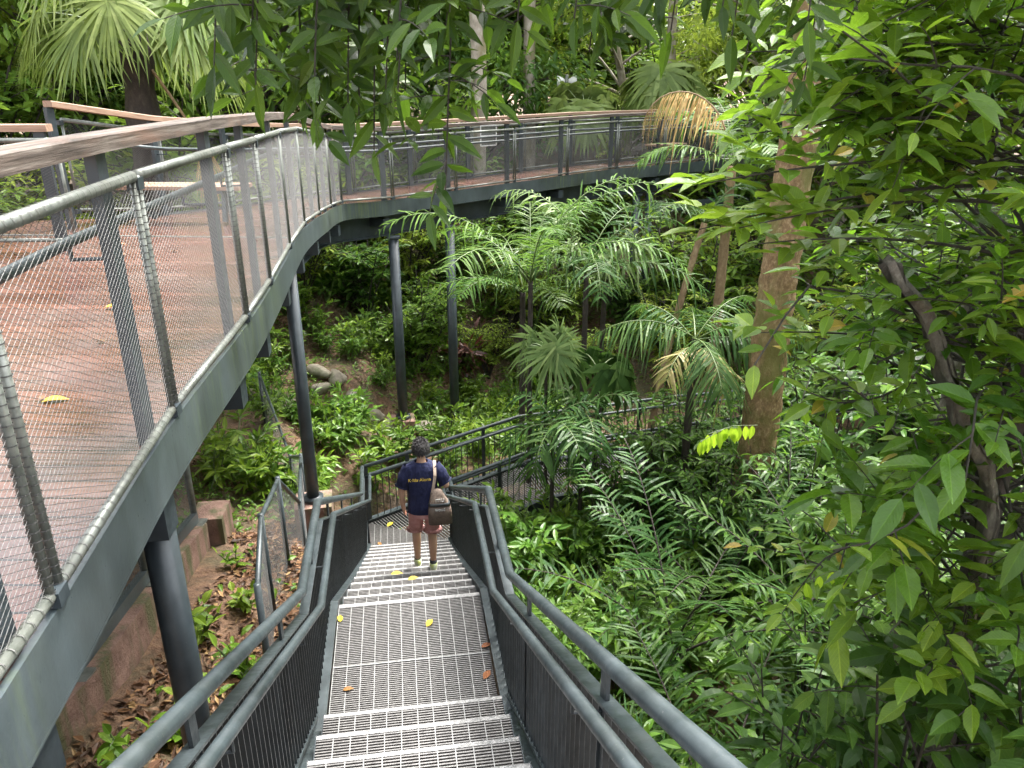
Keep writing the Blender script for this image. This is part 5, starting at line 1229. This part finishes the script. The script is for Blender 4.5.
# shoulder bag (its own thing)
BG = thing('shoulder_bag', 'brown tote bag with taupe top and tan strap hanging from the right shoulder', 'bag', (0, 0, 0))
def bagring(z, w, d, y, x=.17): return ((x, y, z), w, d)
def superloft(rings, k=28, ex=.45):
    mb = MB(); mb.loft(rings, k)
    V_ = mb.V[0].reshape(len(rings), k, 3)
    for i, (c, rx, ry) in enumerate(rings):
        t = np.arange(k) * 2 * PI / k; V_[i, :, 0] = c[0] + rx * np.sign(np.cos(t)) * np.abs(np.cos(t)) ** ex; V_[i, :, 1] = c[1] + ry * np.sign(np.sin(t)) * np.abs(np.sin(t)) ** ex
    mb.V[0] = V_.reshape(-1, 3); return mb
obj('bag_body', superloft([((.165, -.155, .60), .15, .055), ((.165, -.155, .61), .165, .066), ((.165, -.155, .75), .165, .07), ((.16, -.155, .86), .15, .066)]), M['bag'], BG, True)
bt = obj('bag_top', superloft([((.16, -.155, .86), .149, .064), ((.155, -.155, .90), .135, .06), ((.14, -.145, 1.0), .10, .045), ((.13, -.138, 1.08), .06, .03), ((.128, -.136, 1.09), .03, .015)]), M['bagtop'], BG, True)
obj('band', superloft([((.158, -.155, .875), .150, .070), ((.157, -.155, .915), .141, .067)]), M['black'], BG, True)
def strapm(P):
    Q = np.vstack([bez(P[i], P[i+1], P[i+2], 6) if i % 2 == 0 else np.zeros((0, 3)) for i in range(0, len(P) - 2, 2)]); T_ = unit(np.gradient(Q, axis=0)); c0 = V3(.1, 0, 1.15)
    out = unit((Q - c0) - T_ * ((Q - c0) * T_).sum(1, keepdims=True)); sd = np.cross(T_, out); mb = MB(); n = len(Q)
    V = np.stack([Q - sd * .02 - out * .003, Q + sd * .02 - out * .003, Q + sd * .02 + out * .004, Q - sd * .02 + out * .004], 1).reshape(-1, 3)
    return mb.add(V, np.array([(i * 4 + j, i * 4 + (j + 1) % 4, i * 4 + 4 + (j + 1) % 4, i * 4 + 4 + j) for i in range(n - 1) for j in range(4)]))
P = np.array([(.06, -.145, 1.0), (.095, -.152, 1.15), (.115, -.135, 1.28), (.118, -.075, 1.39), (.12, .0, 1.425), (.122, .07, 1.38), (.15, .11, 1.25), (.20, -.0, 1.05), (.2, -.13, .98)])
obj('strap', strapm(P), M['strap'], BG)
text('mu', .10, ((.165, -.222, .945), (R(96), 0, 0)), 'white', bt, 'lettering', .003); text('woud', .062, ((.165, -.228, .815), (R(90), 0, 0)), 'white', bt, 'lettering', .003)
BG.scale = (.76, .8, .82); BG.location = (PR.location[0] + .045, PR.location[1], PR.location[2] + .17); BG.rotation_euler = PR.rotation_euler
# ================================================================ light, sky, camera
SUN_EL, SUN_AZ = R(62), R(35)
w = bpy.data.worlds.new('World'); scn.world = w; w.use_nodes = True; nt = w.node_tree
sky = nt.nodes.new('ShaderNodeTexSky'); sky.sky_type = 'NISHITA'; sky.sun_disc = False; sky.sun_elevation = SUN_EL; sky.sun_rotation = SUN_AZ; sky.air_density = 1.0; sky.dust_density = 4.0; sky.ozone_density = 1.0
hs = nt.nodes.new('ShaderNodeHueSaturation'); hs.inputs['Saturation'].default_value = .22; nt.links.new(sky.outputs[0], hs.inputs['Color'])
bg = nt.nodes['Background']; nt.links.new(hs.outputs[0], bg.inputs[0]); bg.inputs[1].default_value = .15
sl_ = bpy.data.lights.new('sun', 'SUN'); sl_.energy = 1.8; sl_.angle = R(20); sl_.color = (1, .96, .9)
so_ = bpy.data.objects.new('sun', sl_); COL.objects.link(so_)
sdir = V3(math.sin(SUN_AZ) * math.cos(SUN_EL), math.cos(SUN_AZ) * math.cos(SUN_EL), math.sin(SUN_EL))
so_.rotation_euler = Vector(sdir).to_track_quat('Z', 'Y').to_euler()
cd = bpy.data.cameras.new('camera'); cam = bpy.data.objects.new('camera', cd); COL.objects.link(cam); scn.camera = cam
cd.sensor_width = 36; cd.lens = 36 * 770 / 1024; cd.clip_start = .05; cd.clip_end = 2000
cam.location = (0, 0, 0); cam.rotation_euler = (R(90 - EYE_PITCH), 0, 0)
scn.view_settings.view_transform = 'Standard'; scn.view_settings.look = 'None'; scn.view_settings.exposure = 2.8; scn.view_settings.gamma = 1; scn.view_settings.use_curve_mapping = False
c = scn.cycles; c.use_denoising = True; c.max_bounces = 7; c.diffuse_bounces = 4; c.glossy_bounces = 2; c.transmission_bounces = 4; c.transparent_max_bounces = 4; c.use_adaptive_sampling = True; c.adaptive_threshold = .02; c.caustics_reflective = False; c.caustics_refractive = False; c.sample_clamp_indirect = 6
